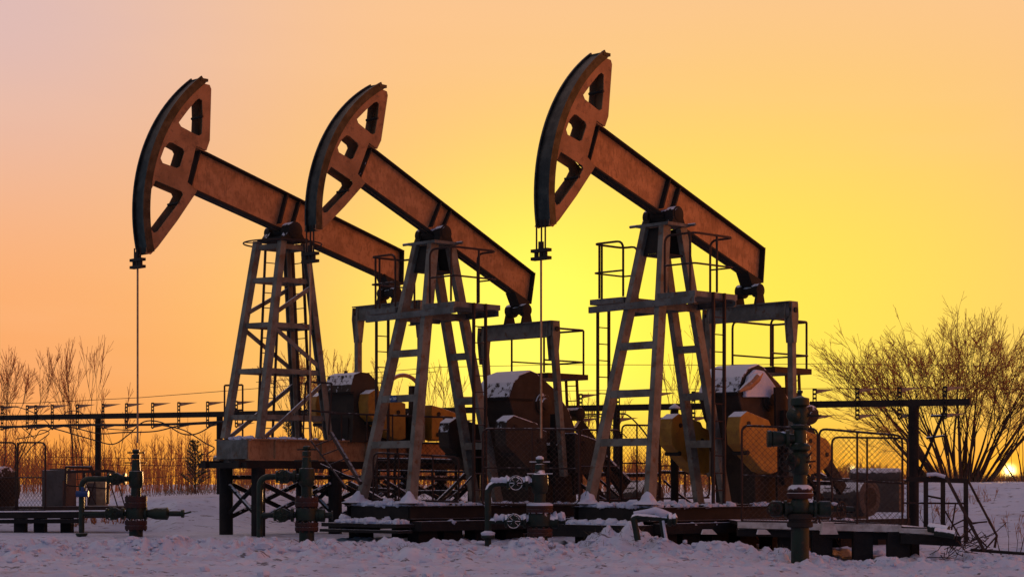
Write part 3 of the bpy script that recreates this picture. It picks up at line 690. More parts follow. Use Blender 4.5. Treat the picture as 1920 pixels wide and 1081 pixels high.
for u_ in (u0 + .2, u0 - 1.6, u0 - 3.4, u0 - 5.2): m.beam(F.L(u_, -.9, zk - hk - .12), F.L(u_, .9, zk - hk - .12), F.a, .15, .12)
m.build('bearer', 'dark', j1)
ptop = zk - hk - .18; pls = []
uf0 = F.uz(424, 950, -.6)[0]
for row, lat in ((0, .6), (1, -.6)):
    for k in range(4):
        uu = uf0 - k * 2.15; m = MB(); m.cyl(F.L(uu, lat, -.4), F.L(uu, lat, ptop), .155, 16); m.build('pile', 'pile', j1, smooth=True); pls.append((row, uu, lat))
for i in range(len(pls) - 1):
    if pls[i][0] != pls[i+1][0]: continue
    u_a, u_b, lat = pls[i][1], pls[i+1][1], pls[i][2]; g0 = gh(*F.L(u_a, lat, 0)[:2]) + .35
    m = MB(); m.tube([F.L(u_a, lat, ptop - .3), F.L(u_b, lat, g0)], .055, 8); m.tube([F.L(u_a, lat, g0), F.L(u_b, lat, ptop - .3)], .055, 8); m.build('diagonal_brace', 'pile', j1)
    m = MB(); m.tube([F.L(u_a, lat, ptop - .2), F.L(u_b, lat, ptop - .2)], .05, 8); m.build('cross_brace', 'pile', j1)
for i in range(4):
    a_, b_ = pls[i], pls[i+4]; g0 = .4
    m = MB(); m.tube([F.L(a_[1], a_[2], ptop - .3), F.L(b_[1], b_[2], g0)], .05, 8); m.tube([F.L(a_[1], a_[2], g0), F.L(b_[1], b_[2], ptop - .3)], .05, 8); m.build('diagonal_brace', 'pile', j1)
# gearbox of the tall unit
lat = .75
G1 = [F.uz(x, y, lat) for x, y in [(668, 828), (790, 828), (790, 778), (742, 770), (714, 742), (706, 715), (692, 699), (676, 697), (664, 702), (659, 720), (657, 733), (663, 738), (663, 775), (660, 828)]]
m = MB(); m.prism([G1], F.L, -.2, lat); g = m.build('gearbox', 'box', j1, bevel=.03)
uo, zo = F.uz(663, 803, lat); m = MB(); m.box(F.L(uo + .035, .28, zo), F.a * .012, F.b * .32, Z * .25); m.build('inspection_opening', 'darkn', g)
uo, zo = F.uz(661, 735, lat); m = MB(); m.box(F.L(uo + .03, .28, zo), F.a * .05, F.b * .5, Z * .015); m.cyl(F.L(uo - .25, .2, zo + .4), F.L(uo - .25, .2, zo + .52), .04, 8); m.build('rim', 'dark', g)
ru, rz = T1(BRG)
mechanism(j1, F, T1, .9, ru, CZ + (HY - 788) / FPX * 46.5, hl=1.15, rr=.55, top_drop=.42)
m = MB(); uc, zc_ = F.uz(752, 752, 0)
m.tube([F.L(uc + .62 * math.cos(t), 0.1, zc_ + .62 * math.sin(t)) for t in np.linspace(-.4, 3.0, 22)], .05, 8); m.build('belt_guard', 'beam', j1)
# handrails round the tall unit's deck and the stair down
m = MB()
for (a, b, Y_) in (((421, 722), (421, 822), 43.6), ((421, 722), (455, 721), 43.6), ((455, 721), (455, 822), 43.6), ((421, 770), (455, 768), 43.6)):
    m.tube([W(*a, Y_), W(*b, Y_)], .022, 6)
m.build('guard_rail', 'rail', j1)
m = MB()
for (a, b, Y_) in (((573, 716), (568, 822), 42.2), ((573, 715), (622, 718), 42.2), ((622, 718), (616, 815), 42.2), ((571, 768), (640, 774), 42.2), ((618, 774), (850, 782), 42.2)):
    m.tube([W(*a, Y_), W(*b, Y_)], .022, 6)
m.build('guard_rail', 'rail', j1)
for k in range(5): px_ = 640 + k * 48; m = MB(); m.tube([W(px_, 775 + k * 1.3, 43), W(px_ , 826, 43)], .018, 6); m.build('rail_post', 'rail', j1)
m = MB(); m.tube([W(621, 812, 41.2), W(676, 905, 39.8)], .05, 6); m.tube([W(580, 822, 41.4), W(650, 915, 40.2)], .02, 6)
for k in range(5): t = k / 5 + .1; m.tube([W(621 + 55 * t, 812 + 93 * t, 41.2 - 1.4 * t), W(583 + 68 * t, 826 + 90 * t, 41.4 - 1.2 * t)], .014, 5)
m.build('stair_rail', 'rail', j1)

# extra plant and pipework behind the machines
tk_ = thing('oil_tank', 'long low snow-topped tank lying behind the electric motor at right', 'tank', W(1640, 960, 45))
m = MB(); m.lathe(W(1592, 890, 44.6), (1, -.1, 0), [(0, .05), (.03, .13), (.12, .16), (1.15, .16), (1.2, .1)], 16); m.build('shell', 'motor', tk_, smooth=True)
m = MB(); p = W(1668, 930, 44.4); m.box(p, V((.26, -.1, 0)), V((.1, .2, 0)), Z * .36); m.build('housing', 'cabinet', tk_)
m = MB(); m.beam(W(1600, 897, 44.7), W(1600, 985, 44.7), (1, 0, 0), .1, .1); m.build('post', 'dark', tk_)
vp = thing('vent_pipe', 'short black vent pipe with snow cap between the right tower legs', 'pipe', W(1265, 960, 42.5))
m = MB(); m.cyl(W(1265, 980, 42.5), W(1265, 766, 42.5), .09, 12); m.build('pipe', 'pile', vp, smooth=True)
m = MB(); m.lathe(W(1265, 766, 42.5), Z, [(0, .12), (.03, .13), (.12, .01)], 12); m.build('snow_cap', 'snow', vp, smooth=True)
random.seed(14)
for (lab, tubes) in (
    ('dark pipework and rails in the shade under the middle tower', [((705, 882), (890, 884), 43.2, .025), ((820, 940), (872, 888), 41.6, .045), ((835, 940), (885, 892), 41.4, .02), ((720, 900), (780, 938), 42.2, .05), ((655, 905), (720, 940), 41.6, .06), ((700, 862), (900, 866), 44.2, .06), ((742, 850), (742, 940), 43.0, .03), ((768, 850), (768, 940), 43.4, .022), ((856, 800), (856, 940), 43.6, .03), ((890, 830), (892, 945), 42.6, .06), ((810, 880), (812, 940), 43.3, .02), ((690, 915), (860, 921), 42.8, .04), ((600, 870), (690, 905), 42.3, .03)]),
    ('dark pipes and struts in the gap left of the right tower', [((1085, 812), (1180, 905), 43.8, .09), ((1075, 850), (1160, 930), 43.4, .03), ((1085, 885), (1235, 889), 44.4, .05), ((1140, 770), (1140, 940), 43.8, .03), ((1098, 822), (1112, 940), 43.9, .02), ((1085, 905), (1140, 940), 43.0, .04), ((1225, 800), (1225, 940), 43.5, .03), ((1240, 884), (1330, 886), 44.4, .04), ((1245, 900), (1300, 945), 43.6, .03), ((1290, 850), (1310, 945), 44.0, .03)]),
    ('dark pipes and hoses low behind the yellow counterweights', [((1500, 870), (1600, 925), 44.2, .07), ((1520, 865), (1530, 960), 43.9, .04), ((1400, 900), (1560, 905), 42.6, .05), ((1560, 897), (1700, 901), 45.6, .04)])):
    th = thing('pipework', lab, 'pipes', W(tubes[0][0][0], 960, tubes[0][2]))
    for a, b, Y_, r_ in tubes:
        m = MB(); a_, b_ = W(*a, Y_), W(*b, Y_ + random.uniform(-.3, .3)); c_ = (a_ + b_) / 2 + V((random.uniform(-.04, .04), 0, random.uniform(-.05, .03))); m.tube([a_, c_, b_], r_, 8); m.build('pipe', 'dark', th, smooth=True)

# piles under the two lower jacks
def pile_row(root, F, lat, us_, wid, ztop):
    for k, u_ in enumerate(us_):
        p = F.L(u_, lat, -.5); m = MB()
        m.box(F.L(u_, lat, (ztop - .5) / 2 - .0), F.a * wid, F.b * .17, Z * (ztop + .5) / 2); m.build('pile', 'pile', root)
for rt, Fq in ((j3, F3), (j2, F2)):
    pile_row(rt, Fq, .95, [1.15, .45, -.45, -1.35, -2.4, -3.5, -4.8, -6.2], .26, .22)
    pile_row(rt, Fq, -.95, [1.2, 0., -1.3, -2.6, -4., -5.4], .2, .22)
m = MB(); m.box(F2.L(1.75, -.1, .28), F2.a * .25, F2.b * 1.2, Z * .04); m.box(F2.L(1.85, -.05, .16), F2.a * .2, F2.b * 1.25, Z * .03); m.build('front_step', 'pile', j2)
m = MB(); m.box(F3.L(1.8, -.1, .22), F3.a * .3, F3.b * 1.15, Z * .12); m.build('front_step', 'pile', j3)

# ------------------------------------------------------------------ wellheads
def handwheel(m, c, axis, r, t=.012, spokes=4):
    ax = V(axis).normalized(); a = ax.orthogonal().normalized(); b = ax.cross(a)
    m.tube([V(c) + (a * math.cos(x) + b * math.sin(x)) * r for x in np.linspace(0, 2 * math.pi, 19)], t, 6, cap=False)
    for k in range(spokes): x = math.pi * k / spokes; d = (a * math.cos(x) + b * math.sin(x)) * r; m.tube([V(c) - d, V(c) + d], t * .8, 5)
    m.cyl(V(c) - ax * .03, V(c) + ax * .05, .03, 8)
def wellhead(label, px, Y, ytop, ylow, yup, yr, pipe_px, gy, mat, red, right_len, snow_lumps):
    """px,py of the photograph give heights at the well's own distance Y"""
    zz = lambda py: CZ + (HY - py) / FPX * Y
    X = (px - HX) / FPX * Y; s = Y / FPX
    root = thing('wellhead', label, 'wellhead', (X, Y, 0), 'wellheads along the front of the yard'); P = lambda dx, z, dy=0: V((X + dx, Y + dy, z))
    m = MB(); m.lathe(P(0, -.3), Z, [(0, .15), (zz(gy) + .3 + .25, .15)], 18); m.lathe(P(0, zz(ylow) - .12), Z, [(0, .17), (.02, .21), (.14, .23), (.26, .21), (.28, .16)], 18); m.build('casing', mat, root, smooth=True)
    for (y0, y1, r) in red:
        fl = MB(); h = (y1 - y0) * s; z0 = zz(y1)
        fl.lathe(P(0, z0), Z, [(0, r), (h * .45, r), (h * .46, r * .93), (h * .54, r * .93), (h * .55, r), (h, r)], 22)
        for k in range(10): t = 2 * math.pi * k / 10; fl.cyl(P(r * .86 * math.cos(t), z0 - .03, r * .86 * math.sin(t)), P(r * .86 * math.cos(t), z0 + h + .03, r * .86 * math.sin(t)), .02, 6)
        fl.build('flange', 'red' if mat != 'green1' else 'green', root, smooth=True)
    m = MB(); zu = zz(yup); m.cyl(P(0, zz(yr) - .1), P(0, zu - .15), .11, 16); m.lathe(P(0, zu - .2), Z, [(0, .11), (.05, .15), (.2, .16), (.36, .15), (.38, .10), (zz(ytop) - zu + .05, .085)], 18)
    m.lathe(P(0, zz(ytop) - .14), Z, [(0, .05), (.01, .09), (.1, .09), (.11, .05), (.14, .045), (.16, .08), (.2, .08), (.22, .03)], 14)
    m.tube([P(-.19, zz(ytop) + .0), P(.19, zz(ytop) + .0)], .016, 6); m.tube([P(-.24, zz(ytop) - .22, -.06), P(.24, zz(ytop) - .22, -.06)], .014, 6)
    m.build('stuffing_box', mat, root, smooth=True)
    # side pipe: upper and lower outlets into a riser
    dx = (pipe_px - px) * s; zl = zz(yr)
    m = MB(); m.tube(rounded([P(-.1, zu), P(dx, zu), P(dx, zz(gy) - .15)], .2, 6), .062, 12); m.tube([P(-.12, zl), P(dx - .02, zl)], .055, 12)
    m.lathe(P(dx, zz(gy) - .02), Z, [(0, .09), (.03, .13), (.07, .13), (.08, .07)], 14)
    m.build('flow_pipe', mat, root, smooth=True)
    for (z_, x0) in ((zu, -.30), (zl, -.34)):
        v = MB(); v.lathe(P(x0 - .32, z_), (1, 0, 0), [(0, .07), (.01, .12), (.05, .12), (.06, .08), (.12, .13), (.22, .14), (.3, .09), (.34, .09), (.35, .13), (.40, .13), (.41, .08)], 16)
        v.lathe(P(x0 - .15, z_), (0, -1, 0), [(0, .07), (.14, .08), (.15, .11), (.18, .11), (.19, .03), (.3, .025)], 12); vo = v.build('gate_valve', mat, root, smooth=True)
        hwl = MB(); handwheel(hwl, P(x0 - .15, z_, -.30), (0, -1, 0), .13); hwl.build('handwheel', mat, vo)
    v = MB(); L_ = right_len; v.lathe(P(.1, zl), (1, 0, 0), [(0, .09), (.08, .09), (.09, .13), (.14, .13), (.15, .08), (L_ * .35, .13), (L_ * .62, .14), (L_ * .66, .06), (L_ * .93, .06), (L_ * .94, .09), (L_, .09), (L_ * 1.01, .03)], 16)
    if L_ > .6: v.tube([P(.1 + L_, zl), P(.1 + L_ + .16, zl + .04)], .02, 5)
    v.build('side_valve', mat, root, smooth=True)
    # snow lying on the pipes
    if snow_lumps:
        sn = MB()
        def strip(x0, x1, zc_, r, nn):
            nn *= 3; pts = [P(x0 + (x1 - x0) * k / nn, zc_ + random.uniform(-.015, .02), -.01) for k in range(nn + 1)]
            sn.tube(pts, [.012 if k in (0, nn) else r * (.62 + .5 * noise.noise(V((px + k * .45, 3.1, nn)))) for k in range(nn + 1)], 10)
        strip(dx + .05, -.1, zu + .05, .10, 9); strip(dx + .1, -.12, zl + .05, .11, 8); strip(.12, .1 + min(L_, .6), zl + .08, .13, 4)
        sn.lathe(P(0, zz(ylow) + .12), Z, [(0, .2), (.03, .22), (.06, .17)], 14); sn.lathe(P(0, zz(ytop) + .06), Z, [(0, .07), (.03, .075), (.06, .03)], 10)
        sn.lathe(P(0, zz(red[0][0]) + .0), Z, [(0, red[0][2] * .98), (.03, red[0][2]), (.055, red[0][2] * .7)], 16)
        sn.lathe(P(dx, zz(gy) + .06), Z, [(0, .13), (.04, .14), (.08, .06)], 12)
        sn.build('snow_cap', 'snow', root, smooth=True)
    return root
wellhead('dark green wellhead at the far left, long valve stub to its right', 255, 42.0, 848, 962, 897, 962, 153, 1003, 'green', [(930, 951, .24), (975, 992, .24)], .95, False)
wellhead('green wellhead with red flanges before the braced stilts', 575, 38.2, 842, 965, 893, 965, 487, 1016, 'green', [(932, 949, .235), (979, 994, .235)], .42, False)
wellhead('snow-capped wellhead below the sharp horse head', 1012, 35.95, 866, 975, 905, 976, 915, 1008, 'greensnow', [(947, 960, .25), (990, 1004, .24)], .38, True)
# small valve on the leftmost riser
m = MB(); m.cyl(W(143, 925, 41.9), W(166, 925, 41.9), .07, 10); m.cyl(W(155, 925, 41.9), W(155, 912, 41.9), .04, 8); tag(m.build('blue_valve', 'blue', smooth=True), 'small blue valve clamped on the leftmost green riser pipe', 'valve')

# the tall wellhead in front
Y4 = 33.0; zz = lambda py: CZ + (HY - py) / FPX * Y4; X4 = (1500 - HX) / FPX * Y4; P = lambda px, py, dy=0: V(((px - HX) / FPX * Y4, Y4 + dy, zz(py))); px2 = Y4 / FPX
w4 = thing('wellhead', 'tall green wellhead tree with no rod, frontmost at the right', 'wellhead', (X4, Y4, 0), 'wellheads along the front of the yard')
m = MB(); m.lathe(P(1500, 1062), Z, [(0, .155), ((1062 - 985) * px2, .155)], 20); m.build('casing', 'green', w4, smooth=True)
def stack(name, mat, prof):     # prof: (py, radius px) from low to high
    m = MB(); b0 = prof[0][0]; m.lathe(P(1500, b0), Z, [((b0 - y) * px2, r * px2 * .9) for y, r in prof], 22); return m.build(name, mat, w4, smooth=True)
stack('lower_flange', 'darkn', [(988, 24), (986, 27), (978, 27), (977, 24), (973, 24), (972, 27), (964, 27), (962, 22)])
stack('tubing_spool', 'green', [(963, 17), (958, 21), (945, 22), (936, 17), (933, 17)])
stack('red_flange', 'red', [(934, 24), (928, 28), (924, 28), (923, 25), (920, 25), (919, 28), (912, 24), (908, 17)])
stack('neck', 'green', [(910, 15), (890, 14), (885, 18), (878, 19), (868, 18), (862, 21), (855, 22), (846, 15), (842, 22), (836, 23), (832, 18), (830, 14), (806, 13), (802, 19), (797, 20), (794, 12)])
stack('master_valve', 'green', [(796, 13), (788, 17), (780, 19), (768, 18), (762, 13), (759, 19), (752, 20), (746, 19), (744, 9), (741, 4), (737, 4), (736, 6), (732, 6), (731, 2)])
def side(name, mat, px_, py_, axis, prof):
    m = MB(); m.lathe(P(px_, py_), axis, [(a * px2, b * px2) for a, b in prof], 18); return m.build(name, mat, w4, smooth=True)
side('side_valve', 'green', 1490, 822, (-1, 0, 0), [(0, 9), (10, 9), (11, 17), (17, 17), (18, 11), (28, 14), (42, 15), (43, 11), (44, 16), (51, 16), (52, 5)])
side('side_valve', 'green', 1488, 953, (-1, 0, 0), [(0, 12), (12, 12), (13, 16), (18, 16), (19, 10), (24, 15), (40, 16), (46, 10)])
side('side_valve', 'green', 1512, 953, (1, 0, 0), [(0, 12), (12, 12), (13, 16), (18, 16), (19, 10), (24, 15), (44, 15), (50, 6), (88, 4)])
v = side('pilot_valve', 'green', 1487, 778, (0, -1, 0), [(0, 13), (14, 14), (18, 11), (26, 4)])
v = side('pilot_valve', 'green', 1487, 862, (0, -1, 0), [(0, 13), (14, 14), (18, 11), (26, 4)])
for (x, y, r, ax) in ((1574, 954, 15, (.75, -.66, 0)), (1448, 953, 12, (0, -1, 0)), (1474, 866, 17, (-.6, -.8, 0))):
    m = MB(); handwheel(m, P(x, y, -.18), ax, r * px2, .013); m.build('handwheel', 'darkn', w4)
m = MB(); m.lathe(P(1518, 777, .05), (.3, -.95, 0), [(0, 16 * px2), (.015, 18.5 * px2), (.03, 18.5 * px2), (.045, 16 * px2)], 26); m.lathe(P(1520, 777, .0), (.3, -.95, 0), [(0, .02), (.06, .05), (.1, .05)], 12); m.build('drum_cover', 'box', w4, smooth=True)
m = MB(); m.tube([P(1510, 780, -.1), P(1537, 779, -.16)], .016, 6); m.build('lever', 'darkn', w4); m = MB(); m.tube([P(1508, 862, -.12), P(1518, 848, -.2)], .016, 6); m.tube([P(1508, 866, -.12), P(1526, 864, -.2)], .014, 6); m.build('lever', 'darkn', w4)
m = MB()
for (x, y, l_, r) in ((1446, 944, 20, 5), (1553, 944, 20, 4), (1455, 812, 26, 4), (1497, 946, 14, 6)):
    m.lathe(P(x, y, -.02), (1, 0, 0), [(0, .01), (l_ * .2 * px2, r * .6 * px2), (l_ * .5 * px2, r * px2), (l_ * .8 * px2, r * .6 * px2), (l_ * px2, .01)], 10)
m.build('snow_cap', 'snow', w4, smooth=True)

# snowy drain pipe in front of the right tower
Yq = 35.6
m = MB(); m.tube(rounded([W(1196, 1012, Yq), W(1187, 966, Yq), W(1252, 972, Yq)], .09), .06, 10); m.tube([W(1240, 972, Yq), W(1247, 1016, Yq)], .05, 10)
m.lathe(W(1250, 973, Yq), (1, 0, 0), [(0, .07), (.03, .13), (.08, .13), (.1, .09), (.16, .12), (.2, .05)], 14)
dp = thing('drain_pipe', 'bent snow-topped drain pipe at the foot of the right tower', 'pipe', W(1220, 1010, Yq)); m.build('pipe', 'greensnow', dp, smooth=True)
m = MB(); m.tube([W(1188, 961, Yq), W(1215, 958, Yq), W(1228, 956, Yq), W(1240, 962, Yq), W(1260, 964, Yq)], [.03, .05, .07, .09, .03], 10); m.tube([W(1243, 975, Yq - .03), W(1249, 1010, Yq - .05)], .03, 8); m.build('snow_cap', 'snow', dp, smooth=True)

# ------------------------------------------------------------------ fences
def wire(m, a, b, r=.0038):
    a, b = V(a), V(b); d = (b - a).normalized(); x = d.orthogonal().normalized(); y = d.cross(x); i = len(m.v)
    for p in (a, b):
        for k in range(3): t = 2.094 * k; m.v.append(tuple(p + (x * math.cos(t) + y * math.sin(t)) * r))
    for k in range(3): m.f.append((i + k, i + (k + 1) % 3, i + 3 + (k + 1) % 3, i + 3 + k))
def fence(name, label, a0, b0, a1, b1, step=.055, posts=(), mid=True, rnd=True, group='chain-link panels round the machines', r=.022):
    """a0,b0 = bottom ends, a1,b1 = top ends (world points)"""
    a0, b0, a1, b1 = map(V, (a0, b0, a1, b1)); root = thing(name, label, 'fence', a0 * .5 + b0 * .5, group)
    m = MB()
    if rnd: m.tube(rounded([a0, a1, b1, b0, a0 + (b0 - a0) * .02], .14), r, 6)
    else: m.tube([a0, a1, b1, b0], r, 6)
    m.tube([a0, b0], r, 6)
    if mid: m.tube([a0.lerp(a1, .48), b0.lerp(b1, .48)], r * .7, 6)
    m.build('frame', 'rail', root)
    for t in posts: p = MB(); p.tube([a0.lerp(b0, t), a1.lerp(b1, t)], r * .9, 6); p.build('post', 'rail', root)
    m = MB(); L_ = (b0 - a0).length; H = ((a1 - a0).length + (b1 - b0).length) / 2; nx_ = max(2, int(L_ / step)); ny_ = max(2, int(H / step))
    def g(i, j):
        s_, t = i / nx_, j / ny_; return a0.lerp(b0, s_).lerp(a1.lerp(b1, s_), t)
    for i in range(nx_):
        for j in range(ny_):
            if (i + j) % 2 == 0: wire(m, g(i, j), g(i + 1, j + 1))
            else: wire(m, g(i + 1, j), g(i, j + 1))
    m.build('mesh_wire', 'wire', root)
    return root
def wf(label, x0, yb0, yt0, Ya, x1, yb1, yt1, Yb, **k): return fence('chain_link_fence', label, W(x0, yb0, Ya), W(x1, yb1, Yb), W(x0, yt0, Ya), W(x1, yt1, Yb), **k)
wf('chain-link panel before the yellow counterweights, left of the tall wellhead', 1391, 976, 797, 36.9, 1533, 979, 803, 36.4, posts=())
wf('chain-link panel before the electric motor, right of the tall wellhead', 1536, 979, 803, 36.4, 1692, 987, 816, 35.9, posts=(.46,))
wf('chain-link panel with rounded corners beside the thick rack post', 1560, 975, 819, 38.6, 1702, 985, 821, 37.6, posts=(.47,))
wf('chain-link panel in front of the big brown gearbox', 905, 944, 803, 38.6, 1086, 946, 804, 38.2, posts=(.52,))
wf('chain-link panel left of the right tower, beyond its left leg', 1088, 938, 805, 42.0, 1163, 936, 806, 43.0)
wf('chain-link panel seen between the front legs of the right tower', 1166, 934, 796, 43.0, 1236, 932, 797, 43.6, posts=(.4,))
wf('chain-link panel behind the near front leg of the right tower', 1238, 934, 806, 43.6, 1330, 932, 806, 44.2, posts=(.5,))
wf('low chain-link panel behind the middle tower', 745, 862, 828, 44.4, 868, 864, 832, 44.0, mid=False)
wf('dark chain-link panel between the legs of the middle tower', 700, 935, 848, 40.4, 860, 940, 856, 40.0, posts=(.3, .7))
wf('chain-link gate with rounded top at the far left', 33, 955, 829, 44.5, 85, 955, 829, 44.0, posts=(.0,))
wf('chain-link panel cut by the left picture edge', -60, 955, 829, 45.2, 30, 955, 829, 44.6)

# right walkway in front of the motor
def plank(root, name, mat, x0, y0a, y0b, Y0, x1, y1a, y1b, Y1, depth):
    m = MB(); d = V((0, depth, 0)); m.quadbox([W(x0, y0b, Y0), W(x1, y1b, Y1), W(x1, y1b, Y1) + d, W(x0, y0b, Y0) + d, W(x0, y0a, Y0), W(x1, y1a, Y1), W(x1, y1a, Y1) + d, W(x0, y0a, Y0) + d]); return m.build(name, mat, root)
wk = thing('walkway', 'low plank walkway on dark posts under the chain-link fence at right', 'walkway', W(1600, 1040, 36))
plank(wk, 'edge_board', 'pale', 1384, 978, 989, 36.7, 1690, 984, 997, 35.6, .12)
plank(wk, 'deck', 'dark', 1384, 976, 983, 36.85, 1740, 988, 993, 35.6, 3.2)
plank(wk, 'bearer', 'pile', 1384, 991, 1004, 36.75, 1700, 998, 1012, 35.7, .25)
plank(wk, 'end_board', 'pale', 1688, 990, 998, 35.5, 1770, 992, 1002, 35.2, .5)
plank(wk, 'end_bearer', 'pile', 1690, 1000, 1018, 35.5, 1802, 1004, 1024, 35.0, .25)
for (x0, x1, Y_) in ((1462, 1500, 36.6), (1524, 1561, 36.2), (1602, 1637, 35.9), (1667, 1706, 35.6), (1710, 1724, 37.2)):
    m = MB(); p, q_ = W(x0, 1003, Y_), W(x1, 1003, Y_); m.box((p + q_) / 2 + V((0, .15, -.35)), V(((q_.x - p.x) / 2, 0, 0)), V((0, .15, 0)), Z * .42); m.build('post', 'pile', wk)
for (x0, x1, y0, y1, Y_) in ((1316, 1345, 992, 1001, 36.3), (1420, 1446, 992, 1001, 36.3), (1540, 1572, 978, 1001, 35.7)):
    m = MB(); m.quadbox([W(x0, y1, Y_), W(x1, y1, Y_), W(x1, y1, Y_) + V((0, .2, 0)), W(x0, y1, Y_) + V((0, .2, 0)), W(x0 + 3, y0, Y_), W(x1 - 9, y0, Y_), W(x1 - 9, y0, Y_) + V((0, .2, 0)), W(x0 + 3, y0, Y_) + V((0, .2, 0))])
    m.build('gusset', 'pale', wk)
# frame and stair at the far right
fr = thing('pipe_frame', 'open square-tube frame on the snowy bank side at right', 'frame', W(1770, 990, 36.5)); Yf = 36.5
m = MB(); m.beam(W(1700, 897, Yf), W(1816, 901, Yf), Z, .09, .09); m.build('top_rail', 'dark', fr)
for x in (1736, 1768, 1811): m = MB(); m.beam(W(x, 900, Yf), W(x, 1000 if x < 1800 else 1018, Yf), (1, 0, 0), .075, .075); m.build('post', 'darkn', fr)
m = MB(); m.tube([W(1690, 942, Yf), W(1810, 943, Yf)], .018, 6); m.tube([W(1740, 929, Yf), W(1770, 935, Yf)], .02, 6); m.build('cross_bar', 'rail', fr)
m = MB(); m.tube([W(1738, 889, Yf - .1), W(1755, 888, Yf - .1), W(1772, 893, Yf - .1)], .035, 8); m.build('snow_cap', 'snow', fr, smooth=True)
st = thing('stair_rail', 'bent tubular stair rails leaning down to the snow, rightmost', 'handrail', W(1840, 1030, 36))
m = MB(); m.beam(W(1774, 893, 36.2), W(1846, 1033, 35.4), (0, 1, 0), .05, .05); m.build('stringer', 'rail', st)
m = MB(); m.tube([W(1815, 900, 36.9), W(1869, 1003, 36.2), W(1865, 1026, 36.2)], .024, 6); m.build('handrail', 'rail', st)
m = MB()
for a, b in (((1818, 980), (1851, 977)), ((1845, 1032), (1869, 1004)), ((1812, 965), (1823, 980)), ((1772, 957), (1800, 1006)), ((1784, 985), (1810, 972)), ((1792, 942), (1783, 1000)), ((1830, 1002), (1850, 1024)), ((1798, 1012), (1826, 986))): m.tube([W(*a, 36.0), W(*b, 36.0)], .016, 5)
m.build('brace', 'rail', st)
m = MB(); m.tube([W(1820, 1030, 35.6), W(1960, 1040, 35.0)], .03, 6); tag(m.build('fallen_pole', 'darkn'), 'thin dark pole lying on the snow towards the right edge', 'pole')
m = MB(); random.seed(11)
for k in range(46):
    a = W(random.gauss(1800, 24), random.uniform(1008, 1040), 35.5 + random.uniform(-.5, .5)); b = a + V((random.uniform(-.5, .5), random.uniform(-.3, .3), random.uniform(-.15, .3))); c_ = (a + b) / 2 + V((random.uniform(-.2, .2), 0, random.uniform(-.1, .15)))
    m.tube([a, c_, b], .009, 4)
sc_ = m.build('wire_debris', 'rail'); tag(sc_, 'tangle of bent wire and twigs beside the walkway end', 'debris'); sc_['kind'] = 'stuff'
m = MB(); m.cyl(W(1742, 988, 35.2), W(1778, 994, 35.0), .09, 10); m.cyl(W(1752, 996, 34.9), W(1790, 1002, 34.8), .08, 10); m.build('steel_drum', 'greensnow', wk, smooth=True)

# ------------------------------------------------------------------ far-left machine deck
d0 = thing('equipment_deck', 'low dark deck on square posts at the far left', 'deck', W(60, 997, 44.6))
plank(d0, 'deck_board', 'rail', -80, 950, 958, 45, 235, 948, 955, 44, 1.6); plank(d0, 'deck_edge', 'dark', -80, 960, 972, 44.95, 235, 958, 970, 43.95, .2); plank(d0, 'bearer', 'pile', -80, 974, 981, 44.9, 150, 972, 980, 44.2, .3)
for x in (37, 74, 124): m = MB(); p = W(x, 985, 44.7); m.box(p + V((0, .1, -.1)), V((.125, 0, 0)), V((0, .15, 0)), Z * .32); m.build('post', 'pile', d0)
mt_ = thing('electric_motor', 'round motor with snowy top cut by the left edge', 'motor', W(0, 955, 45.3))
m = MB(); m.lathe(W(-60, 915, 45.8), (.9, -.43, 0), [(0, .3), (.03, .46), (.9, .48), (.95, .52), (1.15, .52), (1.18, .46)], 22); m.build('casing', 'box', mt_, smooth=True)
m = MB(); p = W(-60, 915, 45.8) + V((.9, -.43, 0)).normalized() * 1.185; m.cyl(p, p + V((.9, -.43, 0)).normalized() * .01, .3, 18); m.build('fan_opening', 'darkn', mt_)
cb = thing('control_cabinet', 'brownish grey control cabinet with sloping snowy lid, on the left deck', 'cabinet', W(112, 950, 45))
m = MB(); p = W(111, 915, 45.2); m.box(p, V((.27, -.1, 0)), V((.1, .27, 0)), Z * .43); m.build('body', 'cabinet', cb, bevel=.015)
m = MB(); p = W(113, 889, 44.9); m.box(p, V((.24, -.1, 0)), V((.02, .03, 0)), Z * .14); m.build('lid', 'cabinet', cb)
cb = thing('control_cabinet', 'tan narrow cabinet behind the left deck frame', 'cabinet', W(183, 948, 46))
m = MB(); p = W(183, 925, 46); m.box(p, V((.22, 0, 0)), V((0, .15, 0)), Z * .3); m.build('body', 'arm', cb, bevel=.015)
m = MB(); m.box(p + V((-.1, -.16, 0)), V((.09, 0, 0)), V((0, .012, 0)), Z * .26); m.build('door', 'cabinet', cb)
ft = thing('tube_frame', 'welded square-tube frame over the left deck, snow on top', 'frame', W(165, 950, 44.3)); Yf = 44.2
m = MB()
for pts in ([(121, 947), (124, 875), (170, 875), (176, 892)], [(158, 947), (158, 884)], [(126, 884), (204, 882), (216, 885)], [(202, 944), (203, 884)]): m.tube([W(x, y, Yf) for x, y in pts], .045, 4)
m.build('frame', 'rail', ft)
m = MB()
for a, b in (((120, 909), (200, 915)), ((160, 902), (180, 945)), ((178, 902), (165, 945)), ((207, 905), (220, 948)), ((221, 905), (234, 948))): m.tube([W(*a, Yf + .1), W(*b, Yf + .1)], .015, 5)
m.build('brace', 'rail', ft)

